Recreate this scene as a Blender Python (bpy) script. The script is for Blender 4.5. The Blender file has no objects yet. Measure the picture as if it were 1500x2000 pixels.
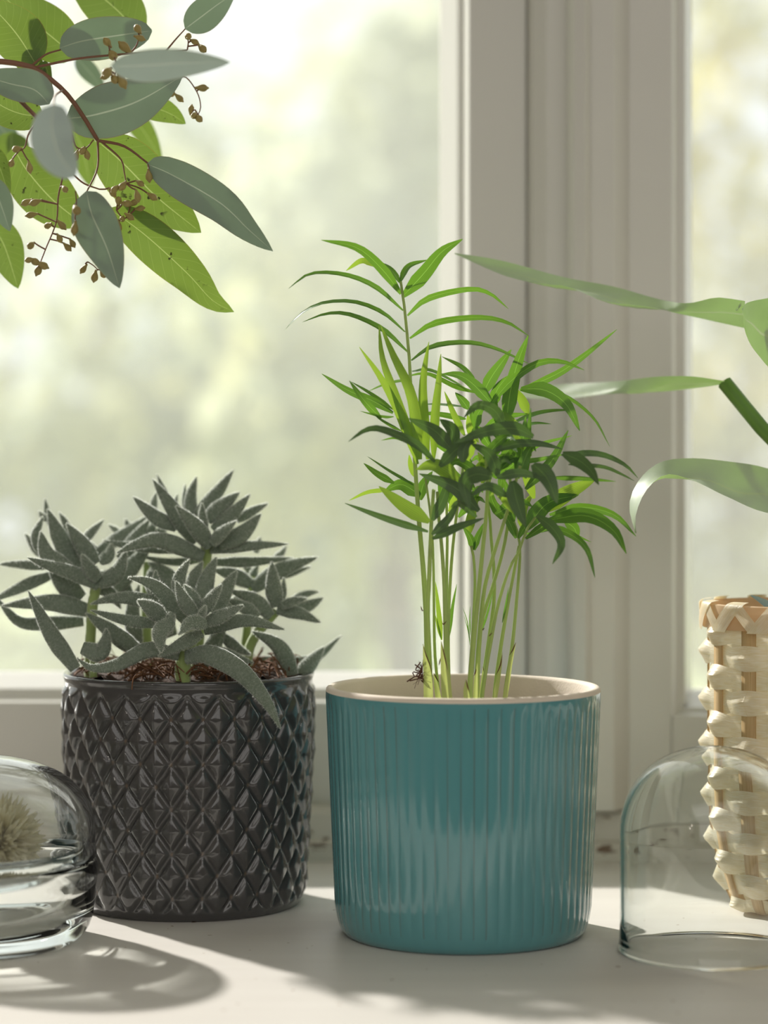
import bpy, math, random
from mathutils import Vector, noise

random.seed(7)
S = bpy.context.scene
COL = S.collection
F, HY, CZ = 4900.0, 880.0, 0.228          # focal length (px of a 1500x2000 frame), horizon row, lens height above the sill


def P(x, y, d):
    """A point seen at photo pixel x, y standing d metres away from the lens."""
    return Vector(((x - 750) * d / F, d, CZ - (y - HY) * d / F))


# ---------------------------------------------------------------- camera, sky, sun, lights, exposure
cd = bpy.data.cameras.new('camera')
cam = bpy.data.objects.new('camera', cd)
COL.objects.link(cam)
cam.location = (0, 0, CZ)
cam.rotation_euler = (math.pi / 2, 0, 0)
cd.sensor_fit = 'HORIZONTAL'
cd.sensor_width = 36
cd.lens = 36 * F / 1500
cd.shift_x = 0
cd.shift_y = -(1000 - HY) / 2000 * (2000 / 1500)
cd.clip_start = 0.02
cd.dof.use_dof = True
cd.dof.focus_distance = 1.195
cd.dof.aperture_fstop = 6.3
S.camera = cam

W = bpy.data.worlds.new('sky')
S.world = W
W.use_nodes = True
bg = W.node_tree.nodes['Background']
bg.inputs['Color'].default_value = (0.90, 0.95, 1.0, 1)
bg.inputs['Strength'].default_value = 0.74

sd = bpy.data.lights.new('sun', 'SUN')
sd.energy = 8.5
sd.angle = math.radians(2.2)
sd.color = (1.0, 0.965, 0.91)
sun = bpy.data.objects.new('sun', sd)
COL.objects.link(sun)
SUN_EL = math.radians(31)
sun_dir = Vector((0.63 * math.cos(SUN_EL), -0.777 * math.cos(SUN_EL), -math.sin(SUN_EL)))
sun.rotation_euler = sun_dir.to_track_quat('-Z', 'Y').to_euler()
sun.location = (-3, 5, 4)
sd.cycles.is_caustics_light = True


def area(name, loc, target, sx, sy, power, color):
    l = bpy.data.lights.new(name, 'AREA')
    l.shape = 'RECTANGLE'
    l.size, l.size_y, l.energy, l.color = sx, sy, power, color
    o = bpy.data.objects.new(name, l)
    COL.objects.link(o)
    o.location = loc
    o.rotation_euler = (Vector(target) - Vector(loc)).to_track_quat('-Z', 'Y').to_euler()
    return o


area('room_fill', (0.2, -2.4, 0.98), (0.1, 1.2, 0.3), 3.4, 1.4, 19, (1.0, 0.97, 0.93))  # added fill from behind the camera, not a known window
area('ceiling_fill', (0.0, -0.5, 1.70), (0.0, 0.0, 0.0), 2.4, 1.6, 15, (1.0, 0.97, 0.93))  # second added fill, from overhead; no real ceiling lamp
po = area('sky_portal', (0.1, 1.56, 0.60), (0.1, 0, 0.60), 1.9, 1.3, 1, (1, 1, 1))
po.data.cycles.is_portal = True
for k, (x, z) in enumerate(((-1.25, 0.75), (-1.32, 0.62))):
    pl = bpy.data.lights.new('room_bulb', 'POINT')
    pl.energy, pl.shadow_soft_size, pl.color = 1.6, 0.022, (1, 0.9, 0.8)
    b = bpy.data.objects.new('room_bulb', pl)
    COL.objects.link(b)
    b.location = (x, -0.9, z)

S.view_settings.view_transform = 'Standard'
S.view_settings.look = 'None'
S.view_settings.gamma = 1
S.view_settings.use_curve_mapping = False
S.view_settings.exposure = 0.0
S.cycles.max_bounces = 14
S.cycles.transmission_bounces = 12
S.cycles.transparent_max_bounces = 20
S.cycles.sample_clamp_indirect = 6


# ---------------------------------------------------------------- helpers: materials
def lin(c):
    return tuple(((v / 255) / 12.92 if v / 255 <= 0.04045 else ((v / 255 + 0.055) / 1.055) ** 2.4) for v in c) + (1,)


class NT:
    def __init__(self, name):
        self.m = bpy.data.materials.new(name)
        self.m.use_nodes = True
        self.t = self.m.node_tree
        self.t.nodes.clear()
        self.out = self.t.nodes.new('ShaderNodeOutputMaterial')

    def n(self, kind, **kw):
        nd = self.t.nodes.new(kind)
        for k, v in kw.items():
            if hasattr(nd, k) and not k[0].isupper():
                setattr(nd, k, v)
        return nd

    def put(self, sock, v):
        if isinstance(v, bpy.types.NodeSocket):
            self.t.links.new(v, sock)
        else:
            sock.default_value = v

    def math(self, op, a, b=0.0, c=0.0, clamp=False):
        nd = self.n('ShaderNodeMath', operation=op, use_clamp=clamp)
        self.put(nd.inputs[0], a)
        self.put(nd.inputs[1], b)
        if len(nd.inputs) > 2:
            self.put(nd.inputs[2], c)
        return nd.outputs[0]

    def smooth(self, v, a, b, lo=0.0, hi=1.0):
        nd = self.n('ShaderNodeMapRange', interpolation_type='SMOOTHSTEP')
        self.put(nd.inputs['Value'], v)
        for k, x in (('From Min', a), ('From Max', b), ('To Min', lo), ('To Max', hi)):
            nd.inputs[k].default_value = x
        return nd.outputs['Result']

    def mix(self, f, a, b, blend='MIX'):
        nd = self.n('ShaderNodeMix', data_type='RGBA', blend_type=blend)
        self.put(nd.inputs[0], f)
        self.put(nd.inputs[6], a)
        self.put(nd.inputs[7], b)
        return nd.outputs[2]

    def noise(self, scale, detail=3, rough=0.5, vec=None, out='Fac'):
        nd = self.n('ShaderNodeTexNoise')
        nd.inputs['Scale'].default_value = scale
        nd.inputs['Detail'].default_value = detail
        nd.inputs['Roughness'].default_value = rough
        if vec is None:
            vec = self.n('ShaderNodeTexCoord').outputs['Object']
        self.put(nd.inputs['Vector'], vec)
        return nd.outputs[out]

    def mapping(self, scale, src='Object'):
        m = self.n('ShaderNodeMapping')
        m.inputs['Scale'].default_value = scale
        self.t.links.new(self.n('ShaderNodeTexCoord').outputs[src], m.inputs['Vector'])
        return m.outputs[0]

    def uv(self):
        s = self.n('ShaderNodeSeparateXYZ')
        self.t.links.new(self.n('ShaderNodeTexCoord').outputs['UV'], s.inputs[0])
        return s.outputs[0], s.outputs[1]

    def bump(self, h, strength, dist):
        b = self.n('ShaderNodeBump')
        self.put(b.inputs['Height'], h)
        b.inputs['Strength'].default_value = strength
        b.inputs['Distance'].default_value = dist
        return b.outputs[0]

    def bsdf(self, color, rough=0.5, **kw):
        p = self.n('ShaderNodeBsdfPrincipled')
        self.put(p.inputs['Base Color'], color)
        self.put(p.inputs['Roughness'], rough)
        for k, v in kw.items():
            self.put(p.inputs[k.replace('_', ' ')], v)
        return p

    def mixsh(self, f, a, b):
        m = self.n('ShaderNodeMixShader')
        self.put(m.inputs[0], f)
        self.t.links.new(a, m.inputs[1])
        self.t.links.new(b, m.inputs[2])
        return m.outputs[0]

    def done(self, sh):
        self.t.links.new(sh, self.out.inputs[0])
        return self.m


def m_plain(name, col, rough=0.5, bscale=None, bdist=0.0005, vary=0.0, vscale=20, **kw):
    t = NT(name)
    c = lin(col)
    if vary:
        c = t.mix(t.noise(vscale, 4), tuple(v * (1 - vary) for v in c[:3]) + (1,), tuple(min(1, v * (1 + vary)) for v in c[:3]) + (1,))
    p = t.bsdf(c, rough, **kw)
    if bscale:
        t.t.links.new(t.bump(t.noise(bscale, 4), 0.6, bdist), p.inputs['Normal'])
    return t.done(p.outputs[0])


def m_leaf(name, top, trans, fac, rough=0.4, midrib=None, rib_w=0.03, veins=0.0, parallel=0.0, flecks=None, sheen=0.0, spec=0.5, edge=None):
    t = NT(name)
    u, v = t.uv()
    d = t.math('ABSOLUTE', t.math('SUBTRACT', v, 0.5))
    var = t.noise(35, 3)
    c = t.mix(var, tuple(x * 0.82 for x in lin(top)[:3]) + (1,), tuple(min(1, x * 1.18) for x in lin(top)[:3]) + (1,))
    k = t.mix(var, tuple(x * 0.85 for x in lin(trans)[:3]) + (1,), tuple(min(1, x * 1.15) for x in lin(trans)[:3]) + (1,))
    h = None
    if parallel:
        w = t.math('SINE', t.math('MULTIPLY', v, parallel))
        f = t.smooth(w, -1, 1, 0, 0.35)
        c = t.mix(f, c, tuple(x * 0.6 for x in lin(top)[:3]) + (1,))
        k = t.mix(f, k, tuple(x * 0.6 for x in lin(trans)[:3]) + (1,))
        h = w
    if veins:
        q = t.math('SINE', t.math('MULTIPLY', t.math('SUBTRACT', u, t.math('MULTIPLY', d, 0.35)), veins))
        vm = t.smooth(q, 0.965, 1.0, 0, 0.16)
        c = t.mix(vm, c, lin(midrib))
        k = t.mix(vm, k, lin(midrib))
    if midrib:
        mm = t.smooth(d, rib_w * 0.5, rib_w, 0.9, 0.0)
        c = t.mix(mm, c, lin(midrib))
        k = t.mix(mm, k, lin(midrib))
    if edge:
        em = t.smooth(d, 0.475, 0.495, 0.0, 0.7)
        c = t.mix(em, c, lin(edge))
    if flecks:
        fl = t.math('MULTIPLY', t.smooth(t.noise(260, 2, vec=t.mapping((1, 1, 1))), 0.66, 0.70), t.smooth(t.noise(45, 1), 0.48, 0.58))
        c = t.mix(fl, c, lin(flecks))
        k = t.mix(fl, k, lin(flecks))
    p = t.bsdf(c, rough)
    p.inputs['Specular IOR Level'].default_value = spec
    p.inputs['Sheen Weight'].default_value = sheen
    if h is not None:
        t.t.links.new(t.bump(h, 0.25, 0.0003), p.inputs['Normal'])
    tr = t.n('ShaderNodeBsdfTranslucent')
    t.put(tr.inputs['Color'], k)
    return t.done(t.mixsh(fac, p.outputs[0], tr.outputs[0]))


# ---------------------------------------------------------------- helpers: objects and shapes
def crom(pts, n):
    """n+1 points on a smooth curve through pts."""
    pts = [Vector(p) for p in pts]
    q = [pts[0] * 2 - pts[1]] + pts + [pts[-1] * 2 - pts[-2]]
    L = [0.0]
    for a, b in zip(pts, pts[1:]):
        L.append(L[-1] + max((b - a).length, 1e-6))
    out = []
    for i in range(n + 1):
        s = L[-1] * i / n
        k = 0
        while k < len(pts) - 2 and s > L[k + 1]:
            k += 1
        t = (s - L[k]) / (L[k + 1] - L[k])
        p0, p1, p2, p3 = q[k], q[k + 1], q[k + 2], q[k + 3]
        out.append(0.5 * ((2 * p1) + (p2 - p0) * t + (2 * p0 - 5 * p1 + 4 * p2 - p3) * t * t + (3 * p1 - p0 - 3 * p2 + p3) * t ** 3))
    return out


def tangents(c):
    return [((c[min(i + 1, len(c) - 1)] - c[max(i - 1, 0)]).normalized()) for i in range(len(c))]


class MB:
    def __init__(self):
        self.v, self.f, self.uv, self.mi = [], [], [], []

    def add(self, vs, fs, uvs=None, mi=0):
        b = len(self.v)
        self.v += [Vector(x) for x in vs]
        self.f += [tuple(i + b for i in f) for f in fs]
        self.uv += list(uvs) if uvs else [(0, 0)] * len(vs)
        self.mi += [mi] * len(fs)
        return self

    def grid(self, rows, closed=False, uvs=None, mi=0):
        m, n = len(rows), len(rows[0])
        vs = [p for r in rows for p in r]
        fs = []
        for i in range(m - 1):
            for j in range(n if closed else n - 1):
                k = (j + 1) % n
                fs.append((i * n + j, i * n + k, (i + 1) * n + k, (i + 1) * n + j))
        if uvs is None:
            uvs = [(i / (m - 1), j / max(1, n - 1)) for i in range(m) for j in range(n)]
        return self.add(vs, fs, uvs, mi)

    def tube(self, c, r, seg=8, cap=True, flat=1.0, mi=0, up=Vector((0, -1, 0.02))):
        T = tangents(c)
        rows = []
        for i, (p, t) in enumerate(zip(c, T)):
            a = t.cross(up)
            if a.length < 1e-3:
                a = t.cross(Vector((0, 0.3, 1)))
            a.normalize()
            b = a.cross(t).normalized()
            rr = r[i] if isinstance(r, (list, tuple)) else r
            rows.append([p + a * (rr * math.cos(2 * math.pi * k / seg)) + b * (rr * flat * math.sin(2 * math.pi * k / seg)) for k in range(seg)])
        base = len(self.v)
        self.grid(rows, True, mi=mi)
        if cap:
            n = len(rows)
            self.f.append(tuple(base + k for k in range(seg)))
            self.f.append(tuple(base + (n - 1) * seg + k for k in reversed(range(seg))))
            self.mi += [mi, mi]
        return self

    def lathe(self, prof, seg=64, c=(0, 0, 0), mi=0, rfun=None):
        c = Vector(c)
        rows = []
        for (r, z) in prof:
            rows.append([c + Vector((r * math.cos(2 * math.pi * k / seg), r * math.sin(2 * math.pi * k / seg), z)) for k in range(seg)])
        return self.grid(rows, True, mi=mi)

    def box(self, lo, hi, mi=0):
        x0, y0, z0 = lo
        x1, y1, z1 = hi
        vs = [(x, y, z) for z in (z0, z1) for y in (y0, y1) for x in (x0, x1)]
        return self.add(vs, [(0, 2, 3, 1), (4, 5, 7, 6), (0, 1, 5, 4), (2, 6, 7, 3), (0, 4, 6, 2), (1, 3, 7, 5)], mi=mi)

    def obj(self, name, mats, parent=None, smooth=True, sharp=None):
        off = Vector((0, 0, 0))
        p = parent
        while p is not None:
            off += p.location
            p = p.parent
        me = bpy.data.meshes.new(name)
        me.from_pydata([v - off for v in self.v], [], self.f)
        uvl = me.uv_layers.new(name='UVMap')
        for l in me.loops:
            uvl.data[l.index].uv = self.uv[l.vertex_index]
        if not isinstance(mats, (list, tuple)):
            mats = [mats]
        for m in mats:
            me.materials.append(m)
        me.polygons.foreach_set('material_index', self.mi)
        if smooth:
            me.polygons.foreach_set('use_smooth', [True] * len(me.polygons))
            if sharp:
                me.set_sharp_from_angle(angle=math.radians(sharp))
        me.update()
        o = bpy.data.objects.new(name, me)
        COL.objects.link(o)
        if parent is not None:
            o.parent = parent
        return o


def tag(o, label=None, cat=None, group=None, kind=None):
    for k, v in (('label', label), ('category', cat), ('group', group), ('kind', kind)):
        if v:
            o[k] = v
    return o


def thing(name, loc, label, cat, group=None):
    o = bpy.data.objects.new(name, None)
    COL.objects.link(o)
    o.location = loc
    o.empty_display_size = 0.02
    return tag(o, label, cat, group)


def blade(mb, pts, width, tilt=0.0, fold=0.15, n=12, m=4, prof=None, sag=0.0, wave=0.0):
    """A thin leaf along pts: width in metres, tilt turns it about its own length, fold bends it along the midrib."""
    c = crom(pts, n)
    T = tangents(c)
    rows, uvs = [], []
    ph = random.random() * 6
    for i, (p, t) in enumerate(zip(c, T)):
        s = i / n
        N = Vector((0, -1, 0))
        N = (N - t * N.dot(t))
        if N.length < 0.05:
            N = Vector((0, 0, 1)) - t * t.z
        N.normalize()
        B = N.cross(t).normalized()
        a = tilt if not isinstance(tilt, (list, tuple)) else tilt[0] + (tilt[1] - tilt[0]) * s
        side = B * math.cos(a) + N * math.sin(a)
        nn = t.cross(side).normalized()
        w = width * (prof(s) if prof else math.sin(math.pi * min(1, s * 0.9 + 0.08)) ** 0.8 * (1 if s < 0.999 else 0.0))
        r = []
        for j in range(m + 1):
            x = (j / m - 0.5)
            r.append(p + side * (x * w) + nn * (fold * abs(x) * w + wave * w * math.sin(9 * s + ph) * x))
            uvs.append((s, j / m))
        rows.append(r)
    return mb.grid(rows, False, uvs)


def lance(s):            # slender leaflet
    return max(0.0, min(1.0, (s + 0.06) * 3.2)) ** 0.8 * max(0.02, (1 - s ** 2.2)) ** 0.75


def ovate(s):            # eucalyptus leaf
    return max(0.02, (math.sin(math.pi * min(1, s ** 0.72)) ** 0.75)) if s < 0.999 else 0.01


def roundish(s):
    return max(0.02, (math.sin(math.pi * min(1, s ** 0.9)) ** 0.5)) if s < 0.999 else 0.05


# ---------------------------------------------------------------- materials
def paint(name, col, rough=0.34):
    t = NT(name)
    n1 = t.noise(9, 4)
    br = t.noise(60, 3, vec=t.mapping((1, 1, 0.05)))
    c = t.mix(n1, tuple(v * 0.93 for v in lin(col)[:3]) + (1,), lin(col))
    p = t.bsdf(c, rough)
    t.t.links.new(t.bump(br, 0.15, 0.001), p.inputs['Normal'])
    return t.done(p.outputs[0])


M_frame = paint('frame_paint', (220, 218, 210))


def m_worn():
    t = NT('worn_paint')
    n1 = t.noise(9, 4)
    c = t.mix(n1, tuple(v * 0.9 for v in lin((216, 211, 201))[:3]) + (1,), lin((216, 211, 201)))
    chips = t.smooth(t.noise(55, 5, 0.6, vec=t.mapping((1, 1, 2.2))), 0.58, 0.62)
    bare = t.mix(t.noise(90, 2), lin((120, 84, 56)), lin((128, 122, 112)))
    c = t.mix(chips, c, bare)
    blue = t.smooth(t.noise(70, 2, vec=t.mapping((1, 1, 1.4))), 0.72, 0.75)
    c = t.mix(blue, c, lin((44, 58, 92)))
    p = t.bsdf(c, 0.55)
    t.t.links.new(t.bump(chips, 0.5, -0.0006), p.inputs['Normal'])
    return t.done(p.outputs[0])


M_worn = m_worn()


def m_sill():
    t = NT('sill_paint')
    br = t.noise(40, 4, vec=t.mapping((0.12, 2.0, 1)))
    sp = t.smooth(t.noise(190, 1), 0.76, 0.78)
    c = t.mix(br, lin((211, 206, 198)), lin((224, 220, 213)))
    c = t.mix(sp, c, lin((150, 130, 110)))
    p = t.bsdf(c, 0.42)
    t.t.links.new(t.bump(br, 0.12, 0.001), p.inputs['Normal'])
    return t.done(p.outputs[0])


M_sill = m_sill()


def m_pane():
    t = NT('dusty_glass')
    tr = t.n('ShaderNodeBsdfTransparent')
    gl = t.n('ShaderNodeBsdfGlossy')
    gl.inputs['Roughness'].default_value = 0.02
    du = t.n('ShaderNodeBsdfTranslucent')
    du.inputs['Color'].default_value = (0.95, 0.97, 0.92, 1)
    dust = t.math('MULTIPLY', t.smooth(t.noise(5, 4), 0.3, 0.75, 0.75, 1.15), 0.12)
    fr = t.n('ShaderNodeFresnel')
    bf = t.n('ShaderNodeNewGeometry').outputs['Backfacing']
    t.put(fr.inputs['IOR'], t.math('MULTIPLY_ADD', bf, 1 / 1.3 - 1.3, 1.3))
    return t.done(t.mixsh(dust, t.mixsh(fr.outputs[0], tr.outputs[0], gl.outputs[0]), du.outputs[0]))


M_pane = m_pane()


def m_thin_glass():
    t = NT('thin_glass')
    tr = t.n('ShaderNodeBsdfTransparent')
    tr.inputs['Color'].default_value = (0.975, 0.985, 0.98, 1)
    gl = t.n('ShaderNodeBsdfGlossy')
    gl.inputs['Roughness'].default_value = 0.01
    fr = t.n('ShaderNodeFresnel')                     # the node inverts its IOR on back faces: feed it the inverse there
    bf = t.n('ShaderNodeNewGeometry').outputs['Backfacing']
    t.put(fr.inputs['IOR'], t.math('MULTIPLY_ADD', bf, 1 / 1.45 - 1.45, 1.45))
    return t.done(t.mixsh(fr.outputs[0], tr.outputs[0], gl.outputs[0]))


M_thin = m_thin_glass()


def m_glass():
    t = NT('clear_glass')
    g = t.n('ShaderNodeBsdfGlass')
    g.inputs['Roughness'].default_value = 0.0
    g.inputs['IOR'].default_value = 1.47
    g.inputs['Color'].default_value = (0.985, 0.995, 0.99, 1)
    return t.done(g.outputs[0])


M_glass = m_glass()



def m_teal():
    t = NT('teal_glaze')
    at = t.n('ShaderNodeAttribute')
    at.attribute_name = 'groove'
    g = t.math('MULTIPLY', t.smooth(at.outputs['Fac'], 0.75, 1.0), t.smooth(t.noise(60, 3, vec=t.mapping((1, 1, 0.12))), 0.42, 0.62), clamp=True)
    c = t.mix(t.noise(14, 4, vec=t.mapping((1, 1, 0.3))), lin((80, 140, 146)), lin((96, 156, 160)))
    c = t.mix(t.math('MULTIPLY', g, 0.7), c, lin((92, 92, 86)))
    p = t.bsdf(c, 0.1)
    p.inputs['Coat Weight'].default_value = 0.6
    p.inputs['Coat Roughness'].default_value = 0.05
    return t.done(p.outputs[0])


M_teal = m_teal()
M_clay = m_plain('raw_clay', (226, 213, 196), 0.8, bscale=900, bdist=0.0002, vary=0.06, vscale=60)


def m_grey():
    t = NT('grey_glaze')
    at = t.n('ShaderNodeAttribute')
    at.attribute_name = 'ridge'
    c = t.mix(t.noise(25, 4), lin((60, 60, 61)), lin((74, 72, 71)))
    c = t.mix(t.smooth(at.outputs['Fac'], 0.0, 0.12, 0.8, 0.0), c, lin((112, 94, 78)))
    p = t.bsdf(c, 0.13)
    p.inputs['Coat Weight'].default_value = 0.5
    p.inputs['Coat Roughness'].default_value = 0.04
    return t.done(p.outputs[0])


M_grey = m_grey()
M_soil = m_plain('peat', (62, 42, 28), 0.95, bscale=260, bdist=0.003, vary=0.4, vscale=120)
M_coir = m_plain('coir', (112, 76, 48), 0.85, vary=0.3, vscale=80)


def m_felt():
    t = NT('felted_leaf')
    n1 = t.noise(900, 2)
    n2 = t.noise(30, 3)
    c = t.mix(n2, lin((100, 112, 97)), lin((136, 147, 132)))
    c = t.mix(t.smooth(n1, 0.35, 0.7), t.mix(0.18, c, lin((66, 80, 66))), t.mix(0.14, c, lin((186, 192, 182))))
    p = t.bsdf(c, 0.85)
    p.inputs['Sheen Weight'].default_value = 0.9
    p.inputs['Sheen Roughness'].default_value = 0.35
    p.inputs['Specular IOR Level'].default_value = 0.15
    t.t.links.new(t.bump(n1, 0.3, 0.0002), p.inputs['Normal'])
    return t.done(p.outputs[0])


M_felt = m_felt()


def m_hair():
    t = NT('white_hair')
    d = t.n('ShaderNodeBsdfDiffuse')
    d.inputs[0].default_value = (0.75, 0.78, 0.72, 1)
    tr = t.n('ShaderNodeBsdfTranslucent')
    tr.inputs[0].default_value = (0.8, 0.82, 0.76, 1)
    return t.done(t.mixsh(0.55, d.outputs[0], tr.outputs[0]))


M_hair = m_hair()
M_succ_stem = m_plain('succulent_stem', (146, 166, 100), 0.7, bscale=700, bdist=0.0003, vary=0.15, vscale=60, Sheen_Weight=0.5)
M_palm = m_leaf('palm_leaf', (74, 118, 56), (116, 162, 42), 0.36, 0.3, parallel=62.0, midrib=(140, 185, 80), rib_w=0.03)
M_palm_dark = m_leaf('shaded_palm_leaf', (84, 110, 72), (92, 130, 42), 0.2, 0.33, parallel=62.0, midrib=(110, 142, 78), rib_w=0.03)  # darker copy for front leaflets, the shade on them put into the colour
M_palm_young = m_leaf('young_palm_leaf', (112, 155, 62), (160, 190, 56), 0.42, 0.35, parallel=50.0)
M_palm_stem = m_leaf('palm_stem', (182, 204, 128), (196, 214, 120), 0.34, 0.42, parallel=60.0)
M_sheath = m_leaf('palm_sheath', (176, 190, 118), (205, 215, 120), 0.34, 0.55, parallel=90.0)
M_brown = m_plain('dry_edge', (88, 52, 36), 0.8)
M_euc_green = m_leaf('eucalyptus_leaf', (88, 112, 68), (118, 142, 50), 0.40, 0.42, midrib=(170, 186, 116), rib_w=0.012, veins=70.0, flecks=(44, 44, 22), edge=(150, 100, 70))
M_euc_glare = m_leaf('glare_eucalyptus_leaf', (192, 207, 206), (120, 140, 105), 0.14, 0.6, midrib=(200, 208, 192), rib_w=0.02, sheen=0.5, edge=(170, 135, 115))  # paler copy for the near leaves, glare painted into the colour
M_euc_wax_shade = m_leaf('waxy_shaded_eucalyptus_leaf', (142, 158, 146), (110, 140, 90), 0.16, 0.5, midrib=(182, 194, 170), rib_w=0.02, sheen=0.3, edge=(160, 120, 100))  # waxy grey leaf, its missing backlight put into colour and low translucency
M_twig = m_plain('reddish_twig', (128, 88, 66), 0.6, vary=0.2, vscale=50)
M_bud = m_plain('bud', (160, 142, 84), 0.55, vary=0.25, vscale=200)
M_big = m_leaf('broad_leaf', (186, 195, 178), (140, 190, 56), 0.26, 0.45, midrib=(180, 198, 150), rib_w=0.03, veins=95.0)
M_big_stem = m_leaf('broad_leaf_stem', (122, 162, 74), (150, 200, 60), 0.2, 0.5, parallel=30)
M_blue_leaf = m_leaf('blue_leaf', (128, 150, 152), (110, 140, 130), 0.1, 0.6)


def m_bamboo(name, a, b, lines):
    t = NT(name)
    u, v = t.uv()
    cb = t.n('ShaderNodeCombineXYZ')
    t.put(cb.inputs[0], t.math('MULTIPLY', u, 3.0))
    t.put(cb.inputs[1], t.math('MULTIPLY', v, lines))
    n1 = t.noise(1.0, 3, 0.6, vec=cb.outputs[0])
    c = t.mix(t.smooth(n1, 0.3, 0.7), lin(a), lin(b))
    p = t.bsdf(c, 0.42)
    t.t.links.new(t.bump(n1, 0.5, 0.0006), p.inputs['Normal'])
    tr = t.n('ShaderNodeBsdfTranslucent')
    t.put(tr.inputs['Color'], c)
    return t.done(t.mixsh(0.4, p.outputs[0], tr.outputs[0]))


M_strip = m_bamboo('bamboo_strip', (240, 228, 190), (252, 246, 226), 16)
M_stake = m_bamboo('bamboo_stake', (196, 164, 112), (232, 208, 164), 26)
M_hoop = m_bamboo('bamboo_hoop', (226, 196, 156), (240, 216, 180), 6)
M_petal = m_leaf('cream_petal', (250, 242, 222), (250, 238, 210), 0.45, 0.7)
M_wall = paint('wall_paint', (206, 200, 190), 0.7)
M_floor = m_plain('floor_boards', (52, 42, 34), 0.5, vary=0.2, vscale=4)

# ---------------------------------------------------------------- large structure: room, sill, window
def struct(o, label):
    return tag(o, label, None, None, 'structure')


def room():
    z0, z1, x0, x1, y0, y1 = -0.9, 1.75, -1.9, 1.9, -2.6, 1.40
    struct(MB().box((x0, y0, z0 - 0.1), (x1, 1.62, z0)).obj('floor', M_floor, smooth=False), 'brown board floor of the room')
    struct(MB().box((x0 - 0.1, y0, z1), (x1 + 0.1, 1.62, z1 + 0.1)).obj('ceiling', M_wall, smooth=False), 'pale ceiling of the room')
    struct(MB().box((x0 - 0.1, y0, z0), (x0, 1.62, z1)).obj('wall_left', M_wall, smooth=False), 'pale side wall of the room beyond the eucalyptus branch')
    struct(MB().box((x1, y0, z0), (x1 + 0.1, 1.62, z1)).obj('wall_right', M_wall, smooth=False), 'pale side wall of the room beyond the woven basket')
    struct(MB().box((x0 - 0.1, y0 - 0.1, z0), (x1 + 0.1, y0, z1)).obj('wall_back', M_wall, smooth=False), 'pale wall facing the window')
    b = MB()
    b.box((x0, 1.40, z0), (-0.80, 1.58, z1))
    b.box((1.02, 1.40, z0), (x1, 1.58, z1))
    b.box((-0.80, 1.40, z0), (1.02, 1.58, -0.045))
    b.box((-0.80, 1.40, 1.25), (1.02, 1.58, z1))
    struct(b.obj('wall_front', M_wall, smooth=False), 'pale wall around the double window')


room()

# window sill: a board with a rounded nose
prof = []
for k in range(9):
    a = math.pi / 2 + math.pi * k / 8
    prof.append((0.90 + 0.02 * math.cos(a), -0.02 + 0.02 * math.sin(a)))
prof = [(1.58, 0.0), (1.2, 0.0)] + prof + [(1.58, -0.04)]
b = MB()
b.grid([[Vector((x, y, z)) for (y, z) in prof] for x in (-0.86, -0.4, 0, 0.4, 1.08)])
SILL = struct(b.obj('window_sill', M_sill, smooth=True, sharp=40), 'white painted window sill under the two pots')


def xs(px, d):
    return (px - 750) * d / F


def zs(py, d):
    return CZ - (py - HY) * d / F


def vstrip(prof, z0, z1, back):
    """An upright moulding: prof is [(photo column, depth)] from left to right."""
    pts = [(xs(px, d), d) for px, d in prof]
    pts = [(pts[0][0], back)] + pts + [(pts[-1][0], back)]
    b = MB()
    n = len(pts)
    b.add([Vector((x, y, z)) for z in (z0, z1) for x, y in pts], [(i, (i + 1) % n, n + (i + 1) % n, n + i) for i in range(n)] + [tuple(range(n - 1, -1, -1)), tuple(range(n, 2 * n))])
    return b


def hstrip(prof, x0, x1, back):
    """A level moulding: prof is [(photo row, depth)] from top to bottom."""
    pts = [(zs(py, d), d) for py, d in prof]
    pts = [(pts[0][0], back)] + pts + [(pts[-1][0], back)]
    b = MB()
    n = len(pts)
    b.add([Vector((x, y, z)) for x in (x0, x1) for z, y in pts], [(i, (i + 1) % n, n + (i + 1) % n, n + i) for i in range(n)] + [tuple(range(n - 1, -1, -1)), tuple(range(n, 2 * n))])
    return b


TOPZ = 1.23
SF = 1.418
w1 = struct(vstrip([(898, 1.432), (904, 1.432), (916, SF), (1027, SF)], 0.0285, TOPZ, 1.475).obj('window_1', M_frame, smooth=False), 'left casement with pale painted stile and rails round a large pane')
vstrip([(860, 1.462), (893, 1.436), (898, 1.434)], zs(1340, 1.44), TOPZ, 1.47).obj('glazing_bead', M_frame, w1, smooth=False)
XL = -0.70
hstrip([(1345, 1.434), (1366, 1.430), (1372, SF), (1571, SF)], XL, xs(900, SF), 1.475).obj('bottom_rail', M_frame, w1, smooth=False)
hstrip([(1314, 1.462), (1343, 1.436), (1346, 1.434)], XL + 0.06, xs(893, 1.436), 1.47).obj('glazing_bead', M_frame, w1, smooth=False)
MB().box((XL - 0.06, SF, 0.0285), (XL + 0.02, 1.475, TOPZ)).obj('hinge_stile', M_frame, w1, smooth=False)
MB().box((XL, SF, TOPZ - 0.07), (xs(900, SF), 1.475, TOPZ)).obj('top_rail', M_frame, w1, smooth=False)
MB().box((XL, 1.466, zs(1330, 1.45)), (xs(880, 1.466), 1.469, TOPZ - 0.05)).obj('pane', M_pane, w1, smooth=False)

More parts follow.
